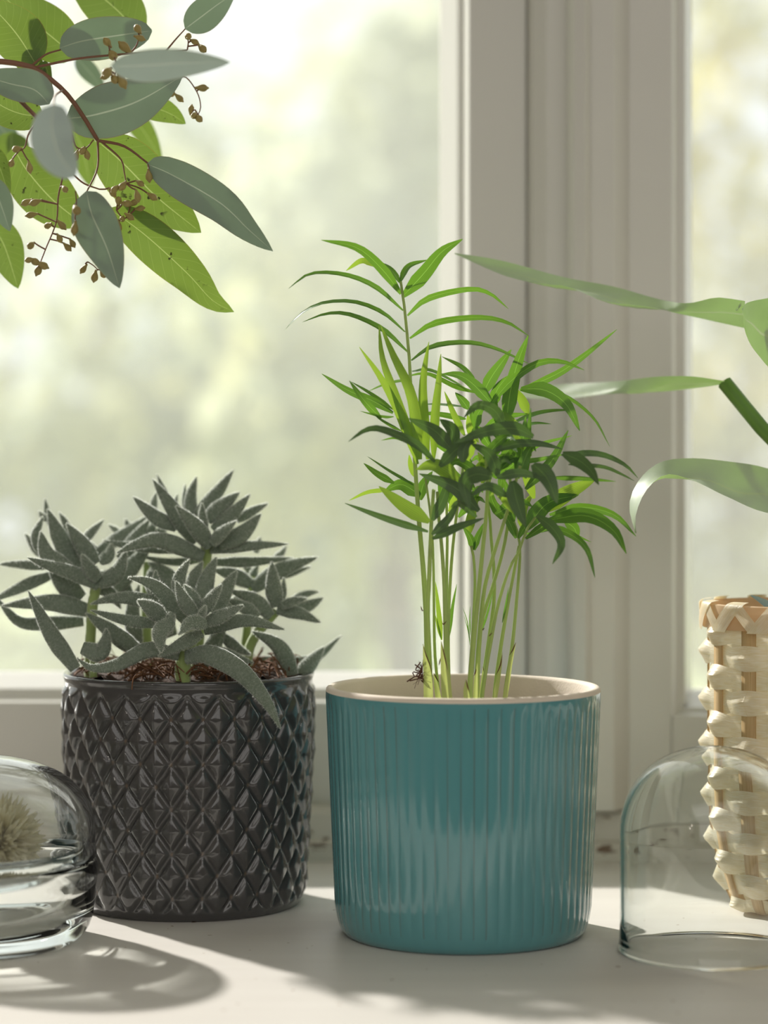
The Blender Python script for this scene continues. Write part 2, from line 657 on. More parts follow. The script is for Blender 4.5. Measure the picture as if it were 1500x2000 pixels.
RF = 1.400
w2 = struct(vstrip([(1153.2, RF - 0.0112), (1199, RF - 0.010), (1229, RF + 0.004), (1313, RF + 0.004), (1324, RF + 0.012), (1334, RF + 0.012)], zs(1579, RF), TOPZ, 1.475).obj('window_2', M_frame, smooth=False), 'right casement with moulded pale stile and worn bottom rail')
vstrip([(1334, RF + 0.014), (1338, RF + 0.014), (1351, RF + 0.048)], zs(1380, RF), TOPZ, 1.471).obj('glazing_bead', M_frame, w2, smooth=False)
XR = 0.94
hstrip([(1392, RF + 0.012), (1398, RF + 0.004), (1579, RF + 0.004)], xs(1313, RF), XR, 1.475).obj('bottom_rail', M_frame, w2, smooth=False)
hstrip([(1352, RF + 0.048), (1382, RF + 0.016), (1392, RF + 0.014)], xs(1338, RF), XR, 1.471).obj('glazing_bead', M_frame, w2, smooth=False)
MB().box((XR - 0.02, RF + 0.004, zs(1579, RF)), (XR + 0.06, 1.475, TOPZ)).obj('hinge_stile', M_frame, w2, smooth=False)
MB().box((xs(1330, RF), RF + 0.004, TOPZ - 0.07), (XR, 1.475, TOPZ)).obj('top_rail', M_frame, w2, smooth=False)
MB().box((xs(1338, RF), 1.4715, zs(1365, 1.44)), (XR, 1.4745, TOPZ - 0.05)).obj('pane', M_pane, w2, smooth=False)

struct(vstrip([(1027.4, 1.421), (1034, 1.412), (1040, 1.408), (1067, 1.402), (1106, 1.400), (1112, 1.388), (1121, 1.382), (1143, 1.380), (1153, 1.388)], 0.0283, TOPZ, 1.475).obj('trim_1', M_frame, smooth=False), 'pale moulded post between the two casements')
hb = MB()
hb = hstrip([(1574, 1.407), (1590, 1.402), (1640, 1.398), (1648, 1.392), (1700, 1.390)], -0.79, 1.01, 1.50)
struct(hb.obj('trim_2', M_worn, smooth=False), 'worn lower rail of the window frame with chipped paint on the sill')
b = MB()
b.box((-0.82, 1.38, 0.0), (XL - 0.062, 1.55, 1.25)).box((XR + 0.062, 1.38, 0.0), (1.04, 1.55, 1.25)).box((-0.82, 1.38, TOPZ + 0.002), (1.04, 1.55, 1.28))
struct(b.obj('trim_3', M_frame, smooth=False), 'pale window casing at the sides and top')


# ---------------------------------------------------------------- garden outside, far out of focus
def m_foliage(name, a, b):
    t = NT(name)
    c = t.mix(t.smooth(t.noise(1.6, 3), 0.35, 0.65), lin(a), lin(b))
    d = t.n('ShaderNodeBsdfDiffuse')
    t.put(d.inputs[0], c)
    tr = t.n('ShaderNodeBsdfTranslucent')
    t.put(tr.inputs[0], c)
    return t.done(t.mixsh(0.55, d.outputs[0], tr.outputs[0]))


M_bark = m_plain('bark', (120, 108, 96), 0.9, vary=0.3)
GROUND = -4.0
struct(MB().add([(-60, 3, GROUND), (60, 3, GROUND), (60, 90, GROUND), (-60, 90, GROUND)], [(0, 1, 2, 3)]).obj('exterior_ground', m_plain('lawn', (170, 182, 120), 0.9, vary=0.2, vscale=0.6), smooth=False), 'pale lawn outside the window')


def tree(px, py, d, rad, hgt, mat, label, n, cat='tree', size=0.16):
    c = P(px, py, d)
    t = thing('garden_tree', (c.x, d, GROUND), label, cat)
    b = MB()
    tr = crom([(c.x + 0.2, d, GROUND), (c.x - 0.1, d + 0.1, c.z - hgt * 0.5), (c.x + 0.1, d, c.z + hgt * 0.3)], 8)
    b.tube(tr, [0.16 - 0.012 * i for i in range(9)], 8)
    b.obj('trunk', M_bark, t)
    fo = MB()
    cl = []
    while len(cl) < n // 22:
        v = Vector((random.uniform(-1, 1), random.uniform(-1, 1), random.uniform(-1, 1)))
        if v.length < 1:
            cl.append(Vector((v.x * rad, v.y * rad * 0.5, v.z * hgt)))
    for k in range(n):
        q = random.choice(cl)
        p = c + q + Vector((random.gauss(0, .22), random.gauss(0, .2), random.gauss(0, .22)))
        a = Vector((random.gauss(0, 1), random.gauss(0, 1), random.gauss(0, 1))).normalized()
        bb = a.orthogonal().normalized()
        s = size * random.uniform(0.6, 1.2)
        fo.add([p - a * s, p + bb * s * 0.5, p + a * s, p - bb * s * 0.5], [(0, 1, 2, 3)])
    tag(fo.obj('crown', mat, t, smooth=False), None, None, None, 'stuff')
    return t


FA = m_foliage('birch_leaves', (172, 179, 160), (188, 187, 134))
FB = m_foliage('silvery_leaves', (162, 173, 171), (178, 183, 158))
FC = m_foliage('golden_leaves', (194, 180, 96), (172, 172, 140))
tree(180, 820, 15, 2.0, 2.4, FA, 'yellow-green garden tree blurred behind the succulent and eucalyptus', 2600)
tree(560, 900, 18, 1.9, 2.6, FB, 'pale silvery garden tree blurred behind the middle of the left pane', 2800)
tree(800, 560, 12, 0.9, 1.3, FA, 'small yellowish garden tree blurred beside the window post', 1000)
tree(1470, 760, 14, 1.4, 2.2, FC, 'golden garden tree blurred behind the right pane', 1700)

# ---------------------------------------------------------------- teal pot with a young palm
TY = 1.188
TX = (904.5 - 750) * TY / F
palm = thing('potted_palm', (TX, TY, 0), 'young green parlour palm in a ribbed teal glazed pot with beige rim', 'potted plant')
NR, SUB = 66, 10
seg = NR * SUB
prof = [(0.0, 0.0006), (0.05, 0.0006), (0.0545, 0.0), (0.0565, 0.0008), (0.0585, 0.0036), (0.0598, 0.008), (0.0608, 0.014)]
for i in range(1, 15):
    z = 0.014 + (0.106 - 0.014) * i / 14
    prof.append((0.0608 + (0.0648 - 0.0608) * (z - 0.014) / 0.092, z))
prof += [(0.06495, 0.109), (0.0651, 0.112), (0.0650, 0.1145)]
rows, gv = [], []
for (r, z) in prof:
    amp = 0.00075 * max(0, min(1, (z - 0.004) / 0.012)) * max(0, min(1, (0.1125 - z) / 0.006))
    row = []
    for k in range(seg):
        a = 2 * math.pi * k / seg
        w = abs(math.sin(NR * a / 2))
        jit = 0.75 + 0.5 * noise.noise(Vector((k // SUB * 3.1, z * 12, 0)))
        row.append(Vector((TX + (r - amp * jit * (1 - w ** 0.8) * 1.0) * math.cos(a), TY + (r - amp * jit * (1 - w ** 0.8)) * math.sin(a), z)))
        gv.append((1 - w) * (1 if amp > 1e-5 else 0))
    rows.append(row)
b = MB().grid(rows, True)
pot = b.obj('pot', M_teal, palm)
ga = pot.data.attributes.new('groove', 'FLOAT', 'POINT')
ga.data.foreach_set('value', gv)
b = MB()
b.lathe([(0.0650, 0.1145), (0.0648, 0.1158), (0.0640, 0.1166), (0.0625, 0.1168), (0.0612, 0.1162), (0.0606, 0.115), (0.0602, 0.105), (0.0597, 0.08), (0.0590, 0.05)], 96, (TX, TY, 0))
tag(b.obj('pot_lining', M_clay, palm), 'unglazed beige inside and rim')
b = MB()
rows = []
for i in range(9):
    r = 0.0001 + 0.0588 * i / 8
    rows.append([Vector((TX + r * math.cos(2 * math.pi * k / 40), TY + r * math.sin(2 * math.pi * k / 40), 0.093 + 0.003 * noise.noise(Vector((r * 120 * math.cos(2 * math.pi * k / 40), r * 120 * math.sin(2 * math.pi * k / 40), 1))))) for k in range(40)])
b.grid(rows, True)
b.obj('soil', M_soil, palm)


def Z3(x, y, d):
    return P(560 + x / 2.1429, 440 + y / 2.1429, d)


def Z4(x, y, d):
    return P(780 + x / 5, 1000 + y / 5, d)


stems = []


def palm_stem(pts, w0, w1, dz0, dz1, root=True):
    n = len(pts)
    q = [Z4(x, y, TY + dz0 + (dz1 - dz0) * i / (n - 1)) for i, (x, y) in enumerate(pts)]
    if root:
        q = [Vector((q[0].x + (q[0].x - q[1].x) * 0.12, q[0].y, 0.090))] + q
    c = crom(q, 18)
    pxm = TY / F / 5 / 2
    rr = [(w0 + (w1 - w0) * (i / 18) ** 0.7) * pxm for i in range(19)]
    o = MB().tube(c, rr, 9).obj('stem', M_palm_stem, palm)
    stems.append((o, c))
    return o


s1 = palm_stem([(285, 1810), (270, 1300), (262, 1000), (236, 600), (205, 250), (190, 90), (160, -350), (136, -760), (113, -1167), (97, -1493), (67, -1820), (36, -2111), (13, -2250)], 74, 26, -0.012, -0.004)
s2 = palm_stem([(300, 1700), (275, 1000), (290, 650), (305, 250), (318, 0), (335, -220)], 66, 34, -0.016, -0.03)
s3 = palm_stem([(385, 1810), (345, 1350), (335, 650), (322, 250), (300, 0), (255, -330)], 36, 22, -0.006, -0.01)
s4 = palm_stem([(470, 1810), (452, 1200), (438, 700), (405, 250), (385, 60), (370, -200)], 68, 30, -0.02, -0.02)
s5 = palm_stem([(485, 1810), (476, 1150), (508, 500), (558, 20), (610, -350), (640, -600)], 44, 26, -0.012, 0.0)
s6 = palm_stem([(470, 1500), (462, 700), (468, 200), (460, -100), (470, -400)], 40, 26, 0.0, 0.012)
s7 = palm_stem([(685, 1810), (720, 1300), (775, 750), (820, 300), (850, 0), (860, -250), (850, -520)], 70, 32, -0.02, -0.03)
s8 = palm_stem([(690, 1700), (715, 1200), (738, 700), (722, 420), (700, 330)], 40, 26, 0.0, 0.0)
s9 = palm_stem([(750, 1810), (775, 1300), (830, 750), (930, 380), (1040, 40), (1120, -240), (1180, -450)], 56, 30, -0.012, -0.03)
s10 = palm_stem([(760, 1760), (800, 1100), (920, 700), (1010, 380), (1060, 120), (1085, -150), (1075, -420)], 50, 30, 0.004, 0.01)
s11 = palm_stem([(800, 1810), (870, 1280), (925, 850), (920, 520), (895, 250), (880, 0), (860, -200), (980, -700)], 56, 24, 0.008, 0.02)
s12 = palm_stem([(805, 1810), (905, 1200), (965, 900), (1070, 560), (1165, 390), (1240, 180), (1330, 50)], 52, 24, -0.008, -0.012)
s13 = palm_stem([(930, 1810), (985, 1350), (1060, 900), (1120, 580), (1168, 330)], 54, 28, 0.0, -0.004)
s14 = palm_stem([(1030, 1810), (1105, 1280), (1150, 800), (1178, 430), (1165, 240), (1115, 90), (1080, -60)], 52, 24, -0.004, 0.004)


def sheath(stem, pts, w, brown, d=-0.009):
    q = [Z4(x, y, TY + d) for x, y in pts]
    wm = w * TY / F / 5
    o = blade(MB(), q, wm, 0.0, -0.45, 10, 6, lambda s: max(0.03, 1 - s ** 2.4)).obj('sheath', M_sheath, stem)
    bp = [Z4(x, y, TY + d - 0.0012) for x, y in brown]
    blade(MB(), bp, 9 * TY / F / 5, 0, 0.0, 8, 2, lambda s: 0.3 + math.sin(math.pi * s)).obj('dry_edge', M_brown, stem)


sheath(s1, [(285, 1860), (275, 1600), (232, 1290)], 92, [(228, 1290), (262, 1400), (300, 1500), (318, 1580)], -0.0215)
sheath(s4, [(470, 1860), (445, 1550), (408, 1258)], 100, [(408, 1262), (435, 1380), (470, 1540)], -0.029)
sheath(s3, [(388, 1860), (365, 1720), (335, 1568)], 56, [(335, 1570), (360, 1620), (385, 1660)], -0.012)
sheath(s7, [(665, 1860), (650, 1740), (652, 1630)], 60, [(652, 1640), (665, 1700), (682, 1760)], -0.030)
sheath(s9, [(740, 1860), (748, 1640), (762, 1470)], 46, [(728, 1600), (745, 1560), (750, 1530)], -0.019)
sheath(s11, [(790, 1860), (815, 1680), (818, 1510)], 52, [(818, 1512), (830, 1590), (840, 1660)], -0.002)
sheath(s13, [(925, 1860), (975, 1580), (1008, 1365)], 46, [(1005, 1395), (985, 1500), (945, 1590)], -0.007)
sheath(s14, [(1025, 1860), (1085, 1500), (1138, 1275)], 46, [(1136, 1275), (1110, 1340), (1075, 1400)], -0.011)
for st, br in ((s1, [(208, 920), (225, 965), (240, 955)]), (s4, [(418, 1075), (430, 1098), (460, 1065)]), (s12, [(875, 1215), (890, 1195), (908, 1182)]), (s10, [(812, 1158), (820, 1145), (830, 1130)]), (s4, [(385, 1500), (395, 1460), (402, 1425)])):
    blade(MB(), [Z4(x, y, TY - 0.025) for x, y in br], 9 * TY / F / 5, 0, 0, 6, 2, lambda s: 0.3 + math.sin(math.pi * s)).obj('dry_edge', M_brown, st)
# root hairs beside the first stem
b = MB()
for k in range(26):
    x, y = 215 + random.gauss(0, 8), 1460 + random.uniform(0, 180)
    p = Z4(x, y, TY - 0.02)
    q = [p, p + Vector((random.gauss(0, .0016), random.gauss(0, .001), random.gauss(-.001, .0016))), p + Vector((random.gauss(-.001, .0025), random.gauss(0, .001), random.gauss(-.002, .003)))]
    b.tube(crom(q, 4), random.choice((0.00008, 0.00012, 0.0003)), 4)
b.tube(crom([Z4(235, 1440, TY - .02), Z4(222, 1560, TY - .021), Z4(232, 1660, TY - .02)], 6), 0.00025, 5)
b.obj('root_hairs', M_brown, s1)

# leaflets: (points in the enlarged view, seen width, depth at base, depth at tip, material, real width)
PL = TY / F / 2.1429
G, Y_ = M_palm, M_palm_young
leaflets = [
    (s1, [(487, 297), (575, 200), (650, 110), (736, 58)], 66, 0, -.01, G), (s1, [(478, 287), (400, 185), (295, 95), (145, 62)], 46, 0, -.02, G),
    (s1, [(474, 242), (435, 185), (380, 152)], 26, .003, .015, G), (s1, [(475, 238), (510, 172), (588, 145)], 28, .003, .015, G),
    (s1, [(370, 170), (315, 147), (248, 190)], 26, .014, .02, Y_),
    (s1, [(487, 357), (370, 258), (240, 207), (100, 203), (8, 265)], 24, 0, -.02, G), (s1, [(505, 378), (590, 306), (760, 267), (850, 285), (928, 350)], 28, 0, .01, G),
    (s1, [(495, 447), (400, 366), (280, 321), (150, 326), (60, 370), (-5, 435)], 20, 0, .01, G), (s1, [(515, 473), (620, 408), (800, 385), (920, 405), (1014, 464)], 28, 0, -.015, G),
    (s1, [(508, 532), (400, 436), (270, 376), (170, 370), (65, 406)], 24, 0, .015, G), (s1, [(522, 566), (610, 508), (750, 491), (870, 515), (1018, 582)], 24, 0, .01, G),
    (s1, [(525, 612), (600, 608), (690, 650), (760, 690)], 16, 0, .02, G), (s1, [(520, 640), (420, 660), (340, 695)], 12, 0, .02, G),
    (s3, [(548, 1000), (480, 810), (400, 650), (304, 510)], 42, -.01, -.01, Y_), (s3, [(552, 980), (455, 710), (402, 560), (386, 418)], 42, -.012, -.004, Y_),
    (s3, [(560, 980), (525, 720), (445, 540), (392, 416)], 50, -.014, -.012, Y_), (s3, [(590, 980), (575, 800), (572, 650), (595, 488)], 46, -.01, -.012, Y_),
    (s3, [(615, 980), (622, 800), (636, 660), (645, 538)], 42, -.006, -.004, Y_),
    (s3, [(445, 785), (360, 735), (255, 690), (147, 622)], 38, .0, .01, G), (s3, [(445, 772), (350, 705), (270, 655)], 18, .004, .014, G),
    (s3, [(395, 808), (330, 740), (262, 650)], 34, -.01, -.02, G), (s3, [(480, 860), (400, 815), (360, 785)], 14, -.01, -.01, G), (s3, [(447, 800), (400, 798), (308, 778)], 12, 0, .005, G),
    (s2, [(620, 990), (540, 915), (400, 855), (330, 858), (258, 906)], 38, -.035, -.05, G), (s2, [(510, 908), (455, 888), (395, 900)], 12, -.02, -.02, G),
    (s5, [(862, 752), (780, 665), (720, 628), (652, 622)], 54, .0, .0, G), (s5, [(822, 705), (860, 630), (940, 520)], 58, .01, .015, G),
    (s11, [(918, 835), (935, 700), (965, 580), (1010, 462)], 68, .005, .0, G), (s5, [(800, 680), (740, 600), (650, 550)], 26, .01, .02, G),
    (s5, [(790, 700), (700, 670), (590, 620), (500, 632)], 22, .012, .02, G), (s11, [(848, 755), (940, 650), (1050, 577), (1150, 570), (1245, 606)], 36, .0, -.01, G),
    (s11, [(975, 690), (1120, 628), (1225, 560), (1382, 436)], 34, .012, .02, G), (s11, [(980, 686), (1080, 690), (1170, 750), (1226, 860)], 66, .005, -.005, G),
    (s11, [(1000, 685), (1150, 705), (1280, 800), (1352, 926)], 16, .02, .035, G), (s11, [(1010, 790), (985, 730), (940, 670)], 44, .01, .01, Y_),
    (s7, [(912, 845), (870, 775), (800, 752), (740, 805)], 50, -.035, -.05, G), (s7, [(1032, 885), (950, 850), (830, 865), (700, 912)], 60, -.04, -.055, G),
    (s11, [(940, 830), (1040, 790), (1120, 776), (1205, 774)], 20, .01, .01, G), (s11, [(820, 858), (900, 805), (1010, 788)], 36, .01, .01, G), (s11, [(990, 845), (1040, 830), (1108, 832)], 14, .01, .01, G),
    (s2, [(690, 940), (620, 860), (510, 808)], 62, -.03, -.04, G), (s2, [(680, 925), (692, 860), (640, 812)], 66, -.03, -.035, G), (s6, [(745, 880), (700, 790), (660, 695)], 30, 0, .0, Y_),
    (s6, [(790, 900), (765, 850), (757, 790)], 36, 0, .0, Y_), (s7, [(640, 1010), (720, 930), (790, 905)], 52, -.045, -.05, G), (s7, [(738, 992), (745, 930), (785, 890)], 50, -.05, -.05, G),
    (s7, [(885, 1050), (850, 960), (770, 912)], 54, -.035, -.04, G), (s9, [(860, 945), (960, 915), (1060, 915), (1155, 937)], 38, -.03, -.03, G), (s9, [(880, 962), (1000, 985), (1165, 958)], 26, -.02, -.02, G),
    (s10, [(1000, 965), (1060, 915), (1195, 880)], 18, .01, .01, G), (s10, [(1000, 1105), (1110, 985), (1178, 858)], 46, -.01, .0, G), (s9, [(1155, 955), (1225, 985), (1275, 1030), (1306, 1086)], 60, -.035, -.05, G),
    (s9, [(1150, 962), (1300, 957), (1410, 1000), (1470, 1058)], 28, -.03, -.02, G), (s9, [(1180, 1000), (1320, 1008), (1400, 1040), (1455, 1070)], 18, -.03, -.02, G),
    (s10, [(965, 1060), (985, 930), (1000, 800)], 56, -.02, -.02, G), (s10, [(1000, 1060), (1010, 900), (1022, 765)], 32, .0, .0, G), (s9, [(1100, 1056), (1230, 1058), (1378, 1072)], 22, -.02, -.03, G),
    (s12, [(1060, 1200), (1180, 1120), (1292, 1064)], 76, .0, .01, Y_), (s12, [(1000, 1275), (1090, 1165), (1222, 1128)], 74, -.005, .005, G),
    (s12, [(1100, 1212), (1230, 1180), (1370, 1212), (1462, 1302)], 40, -.01, -.02, G), (s12, [(1095, 1235), (1250, 1215), (1365, 1275), (1421, 1374)], 66, -.012, -.035, G),
    (s12, [(1000, 1312), (1100, 1245), (1210, 1212)], 34, -.01, .0, G), (s12, [(1045, 1215), (1110, 1265), (1148, 1335), (1112, 1418)], 50, -.03, -.045, G),
    (s12, [(1060, 1250), (1180, 1290), (1255, 1355), (1290, 1475)], 34, -.02, -.035, G), (s14, [(1165, 1240), (1205, 1270), (1216, 1318)], 50, .02, .02, G), (s14, [(1000, 1292), (1130, 1268), (1275, 1326)], 22, .0, .0, G),
    (s9, [(945, 1070), (965, 1160), (1000, 1262)], 74, -.045, -.055, G), (s9, [(1030, 1000), (1090, 1060), (1132, 1165)], 78, -.045, -.055, G), (s9, [(880, 1056), (980, 1038), (1085, 1062)], 42, -.045, -.05, G),
    (s7, [(860, 1052), (790, 1042), (742, 1080), (766, 1190)], 72, -.045, -.06, G), (s7, [(925, 1135), (840, 1093), (768, 1135)], 42, -.045, -.05, G),
    (s2, [(720, 1065), (620, 1005), (543, 1022)], 70, -.03, -.03, Y_), (s2, [(805, 1195), (700, 1095), (555, 1040)], 62, -.035, -.03, G), (s2, [(597, 1243), (490, 1175), (386, 1093)], 64, -.03, -.02, Y_),
    (s3, [(560, 1130), (480, 1085), (410, 1112)], 60, .0, .01, G), (s3, [(430, 1105), (340, 1115), (260, 1152)], 20, .01, .015, Y_), (s2, [(592, 1282), (420, 1228), (243, 1163)], 32, -.03, -.03, G),
    (s3, [(450, 1078), (380, 1040), (322, 996)], 32, .0, .01, G), (s3, [(530, 1088), (430, 1030), (338, 968)], 14, .0, .01, G), (s2, [(608, 1295), (680, 1225), (722, 1145)], 38, -.035, -.03, G),
    (s2, [(610, 1312), (720, 1262), (826, 1226)], 38, -.035, -.04, G), (s2, [(610, 1235), (655, 1140), (682, 1045)], 50, -.03, -.03, G), (s3, [(545, 1060), (520, 1010), (512, 960)], 30, .0, .0, Y_),
    (s8, [(782, 1358), (770, 1310), (738, 1262)], 34, .0, .0, G), (s8, [(785, 1360), (800, 1305), (832, 1238)], 30, .0, .0, G), (s8, [(760, 1300), (775, 1210), (802, 1125)], 44, .01, .015, Y_),
    (s4, [(680, 1200), (720, 1130), (770, 1060)], 46, .01, .01, Y_), (s4, [(640, 1140), (660, 1060), (700, 960)], 44, .0, .01, G), (s5, [(735, 1120), (760, 1030), (740, 950)], 48, .01, .01, Y_),
    (s10, [(900, 1230), (860, 1150), (850, 1080)], 40, .01, .01, G), (s10, [(950, 1240), (930, 1130), (900, 1050)], 42, .0, .0, G), (s11, [(820, 1080), (830, 1010), (800, 950)], 46, .01, .02, Y_),
    (s14, [(960, 1310), (930, 1240), (870, 1150)], 34, .0, .0, G), (s14, [(1000, 1290), (985, 1200), (1030, 1120)], 48, .01, .02, Y_), (s14, [(970, 1310), (1010, 1240), (1060, 1195)], 30, .0, .0, G),
    (s7, [(760, 1180), (760, 1100), (800, 1040)], 40, -.03, -.03, G), (s6, [(560, 1150), (570, 1090), (610, 1030)], 46, .0, .0, G), (s6, [(690, 1010), (700, 950), (740, 905)], 46, .01, .01, Y_),
    (s5, [(760, 770), (740, 740), (705, 700)], 40, .01, .01, G), (s5, [(790, 850), (800, 790), (830, 750)], 44, .01, .01, G), (s5, [(860, 760), (880, 690), (925, 630)], 52, .012, .012, G),
    (s5, [(880, 830), (870, 740), (890, 690)], 36, .01, .01, G), (s10, [(930, 960), (900, 900), (860, 870)], 36, .0, .0, G), (s10, [(890, 1050), (950, 1000), (1000, 960)], 40, .0, .0, G),
    (s9, [(900, 1020), (930, 990), (985, 965)], 30, -.02, -.02, G), (s5, [(740, 760), (620, 750), (560, 752)], 12, .01, .02, G), (s5, [(750, 810), (640, 790), (550, 785)], 26, .01, .02, G),
]
for k in range(30):                                                # the dense middle of the crown
    x, y = random.uniform(640, 1060), random.uniform(850, 1230)
    a = random.uniform(-2.6, -0.4)
    L = random.uniform(110, 190)
    dx, dy = L * math.cos(a), L * math.sin(a)
    d0 = random.uniform(-.03, .03)
    st = min((s2, s4, s5, s7, s9, s10, s11, s12), key=lambda o: min(abs((q - Z3(x, y, q.y)).x) + abs((q - Z3(x, y, q.y)).z) for q in dict(stems)[o]))
    leaflets.append((st, [(x, y), (x + dx * .5, y + dy * .55), (x + dx * .85, y + dy * .8 + 6), (x + dx * 1.1, y + dy * .8 + 26)], random.uniform(24, 52), d0, d0 + random.uniform(-.02, .02), random.choice((G, G, Y_))))
for (st, pts, w, d0, d1, mt) in leaflets:
    n = len(pts)
    q = [Z3(x, y, TY + d0 + (d1 - d0) * i / (n - 1)) for i, (x, y) in enumerate(pts)]
    real = max(w, 30.0) * 1.05
    tilt = math.acos(min(1, w / real))
    if random.random() < 0.5:
        tilt = -tilt
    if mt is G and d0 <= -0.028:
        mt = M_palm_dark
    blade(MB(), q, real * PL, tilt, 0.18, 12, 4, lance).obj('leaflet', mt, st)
for st, pts, w, mt in ((s8, [(690, 1300), (665, 1080), (618, 930)], 12, G), (s8, [(690, 1260), (670, 1150), (630, 1010)], 11, G), (s8, [(692, 1200), (688, 1060), (692, 915)], 14, G), (s4, [(412, 1250), (385, 1000), (352, 680)], 56, Y_),
                       (s4, [(410, 1240), (375, 1120), (350, 1000)], 30, Y_), (s5, [(488, 1210), (515, 950), (560, 705)], 40, G), (s13, [(1005, 1080), (1040, 900), (1066, 732)], 22, G), (s10, [(812, 1150), (870, 950), (915, 770)], 24, G)):
    blade(MB(), [Z4(x, y, TY - 0.004) for x, y in pts], w * TY / F / 5, 0.2, 0.2, 10, 2, lance).obj('leaflet', mt, st)

# ---------------------------------------------------------------- dark grey pot with a felted succulent
GY = 1.267
GX = (369 - 750) * GY / F
succ = thing('potted_succulent', (GX, GY, 0), 'grey-green felted succulent in a dark grey glazed pot with raised diamonds', 'potted plant')
ND, SB = 25, 18
seg = ND * SB
HH = 0.01085
prof = [(0.0, 0.0006), (0.050, 0.0006), (0.0545, 0.0), (0.0562, 0.0012), (0.0568, 0.003)]
for i in range(1, 125):
    z = 0.003 + (0.1135 - 0.003) * i / 124
    prof.append((0.0572 + (0.0625 - 0.0572) * min(1, z / 0.085) ** 0.8, z))
prof += [(0.0631, 0.1145), (0.0632, 0.1155), (0.0628, 0.1163), (0.0618, 0.1166), (0.0600, 0.1160), (0.0592, 0.1145), (0.0588, 0.10)]
rows, rv = [], []
for (r, z) in prof:
    fade = max(0, min(1, (z - 0.0035) / 0.004)) * max(0, min(1, (0.1105 - z) / 0.003))
    row = []
    for k in range(seg):
        a = 2 * math.pi * k / seg
        x = k / SB
        y = (z - 0.0985) / (2 * HH)
        pp, qq = x + y, x - y
        aa, bb = pp - round(pp), qq - round(qq)
        e = 0.5 - max(abs(aa), abs(bb))
        es = max(0.0, 0.5 - (abs(aa) ** 3.4 + abs(bb) ** 3.4) ** (1 / 3.4))
        t1 = min(1, e / 0.2)
        t1 = t1 * t1 * (3 - 2 * t1)
        h = (0.0016 * t1 + 0.0014 * (es / 0.5)) * fade
        rr = r + h - 0.001 * fade
        row.append(Vector((GX + rr * math.cos(a), GY + rr * math.sin(a), z)))
        rv.append(math.hypot(0.5 - abs(aa), 0.5 - abs(bb)) if fade > 0.5 else 0.3)
    rows.append(row)
pot = MB().grid(rows, True).obj('pot', M_grey, succ)
ga = pot.data.attributes.new('ridge', 'FLOAT', 'POINT')
ga.data.foreach_set('value', rv)
b = MB()
rows = []
for i in range(15):
    r = 0.0001 + 0.0588 * i / 14
    row = []
    for k in range(60):
        x, y = r * math.cos(2 * math.pi * k / 60), r * math.sin(2 * math.pi * k / 60)
        row.append(Vector((GX + x, GY + y, 0.1155 + 0.0035 * noise.noise(Vector((x * 90, y * 90, 3))) + 0.003 * noise.noise(Vector((x * 300, y * 300, 5))))))
    rows.append(row)
b.grid(rows, True)
soil = b.obj('soil', M_soil, succ)
b = MB()
for k in range(420):
    a, r = random.uniform(0, 6.283), 0.056 * math.sqrt(random.random())
    p = Vector((GX + r * math.cos(a), GY + r * math.sin(a), 0.117 + random.uniform(0, 0.004)))
    d = Vector((random.gauss(0, 1), random.gauss(0, 1), random.gauss(0.1, 0.5))).normalized() * random.uniform(0.004, 0.009)
    b.tube(crom([p - d, p + Vector((random.gauss(0, .0015), random.gauss(0, .0015), random.uniform(0, .004))), p + d], 5), random.choice((0.0002, 0.0003, 0.0005)), 4)
tag(b.obj('coir_fibres', M_coir, soil), None, None, None, 'stuff')
b = MB()
b.tube(crom([P(276, 1312, 1.203), P(262, 1322, 1.2015), P(258, 1340, 1.2012), P(258, 1347, 1.2012)], 8), 0.0003, 4)
b.obj('loose_fibre', M_coir, succ)


def Z2(x, y, d):
    return P(x / 2.2059, 880 + y / 2.2059, d)


def fat(s):
    return min(1.0, 0.66 + 1.2 * s) * max(0.0, 1 - max(0.0, (s - 0.25) / 0.75) ** 1.7) ** 0.85 + 0.012


def succ_leaf(stem, pts, w, d0, d1, flat=0.8):
    n = len(pts)
    q = [Z2(x, y, GY + d0 + (d1 - d0) * i / (n - 1)) for i, (x, y) in enumerate(pts)]
    c = crom(q, 16)
    wm = w * 0.94 * GY / F / 2.2059 / 2
    T = tangents(c)
    seg = 12
    rows = []
    for i, (p, t) in enumerate(zip(c, T)):
        s = i / 16
        N = Vector((0, -1, 0.35))
        N = (N - t * N.dot(t)).normalized()
        B = N.cross(t).normalized()
        r = wm * fat(s)
        row = []
        for k in range(seg):
            a = 2 * math.pi * k / seg
            f = flat * (1.0 if math.sin(a) < 0 else 0.75 - 0.22 * math.exp(-(math.cos(a) / 0.35) ** 2))
            row.append(p + B * (r * math.cos(a)) + N * (r * f * math.sin(a)))
        rows.append(row)
    b = MB().grid(rows, True)
    b.f.append(tuple(range(seg)))
    b.mi.append(0)
    for k in range(int(560 + 560 * w / 60)):                        # short white felt hairs
        i, j = random.randrange(16), random.randrange(seg)
        u, v = random.random(), random.random()
        r0, r1, j1 = rows[i], rows[i + 1], (j + 1) % seg
        p = r0[j].lerp(r0[j1], u).lerp(r1[j].lerp(r1[j1], u), v)
        nn = p - c[i].lerp(c[i + 1], v)
        if nn.length < 1e-5:
            continue
        nn.normalize()
        tt = T[i]
        d = (nn + tt * random.uniform(0, .7) + Vector((random.gauss(0, .25), random.gauss(0, .25), random.gauss(0, .25)))).normalized()
        sdv = d.orthogonal().normalized() * 0.00008
        p = p - nn * 0.0002
        b.add([p - sdv, p + sdv, p + d * random.uniform(.0007, .0015)], [(0, 1, 2)], mi=1)
    return b.obj('leaf', [M_felt, M_hair], stem)


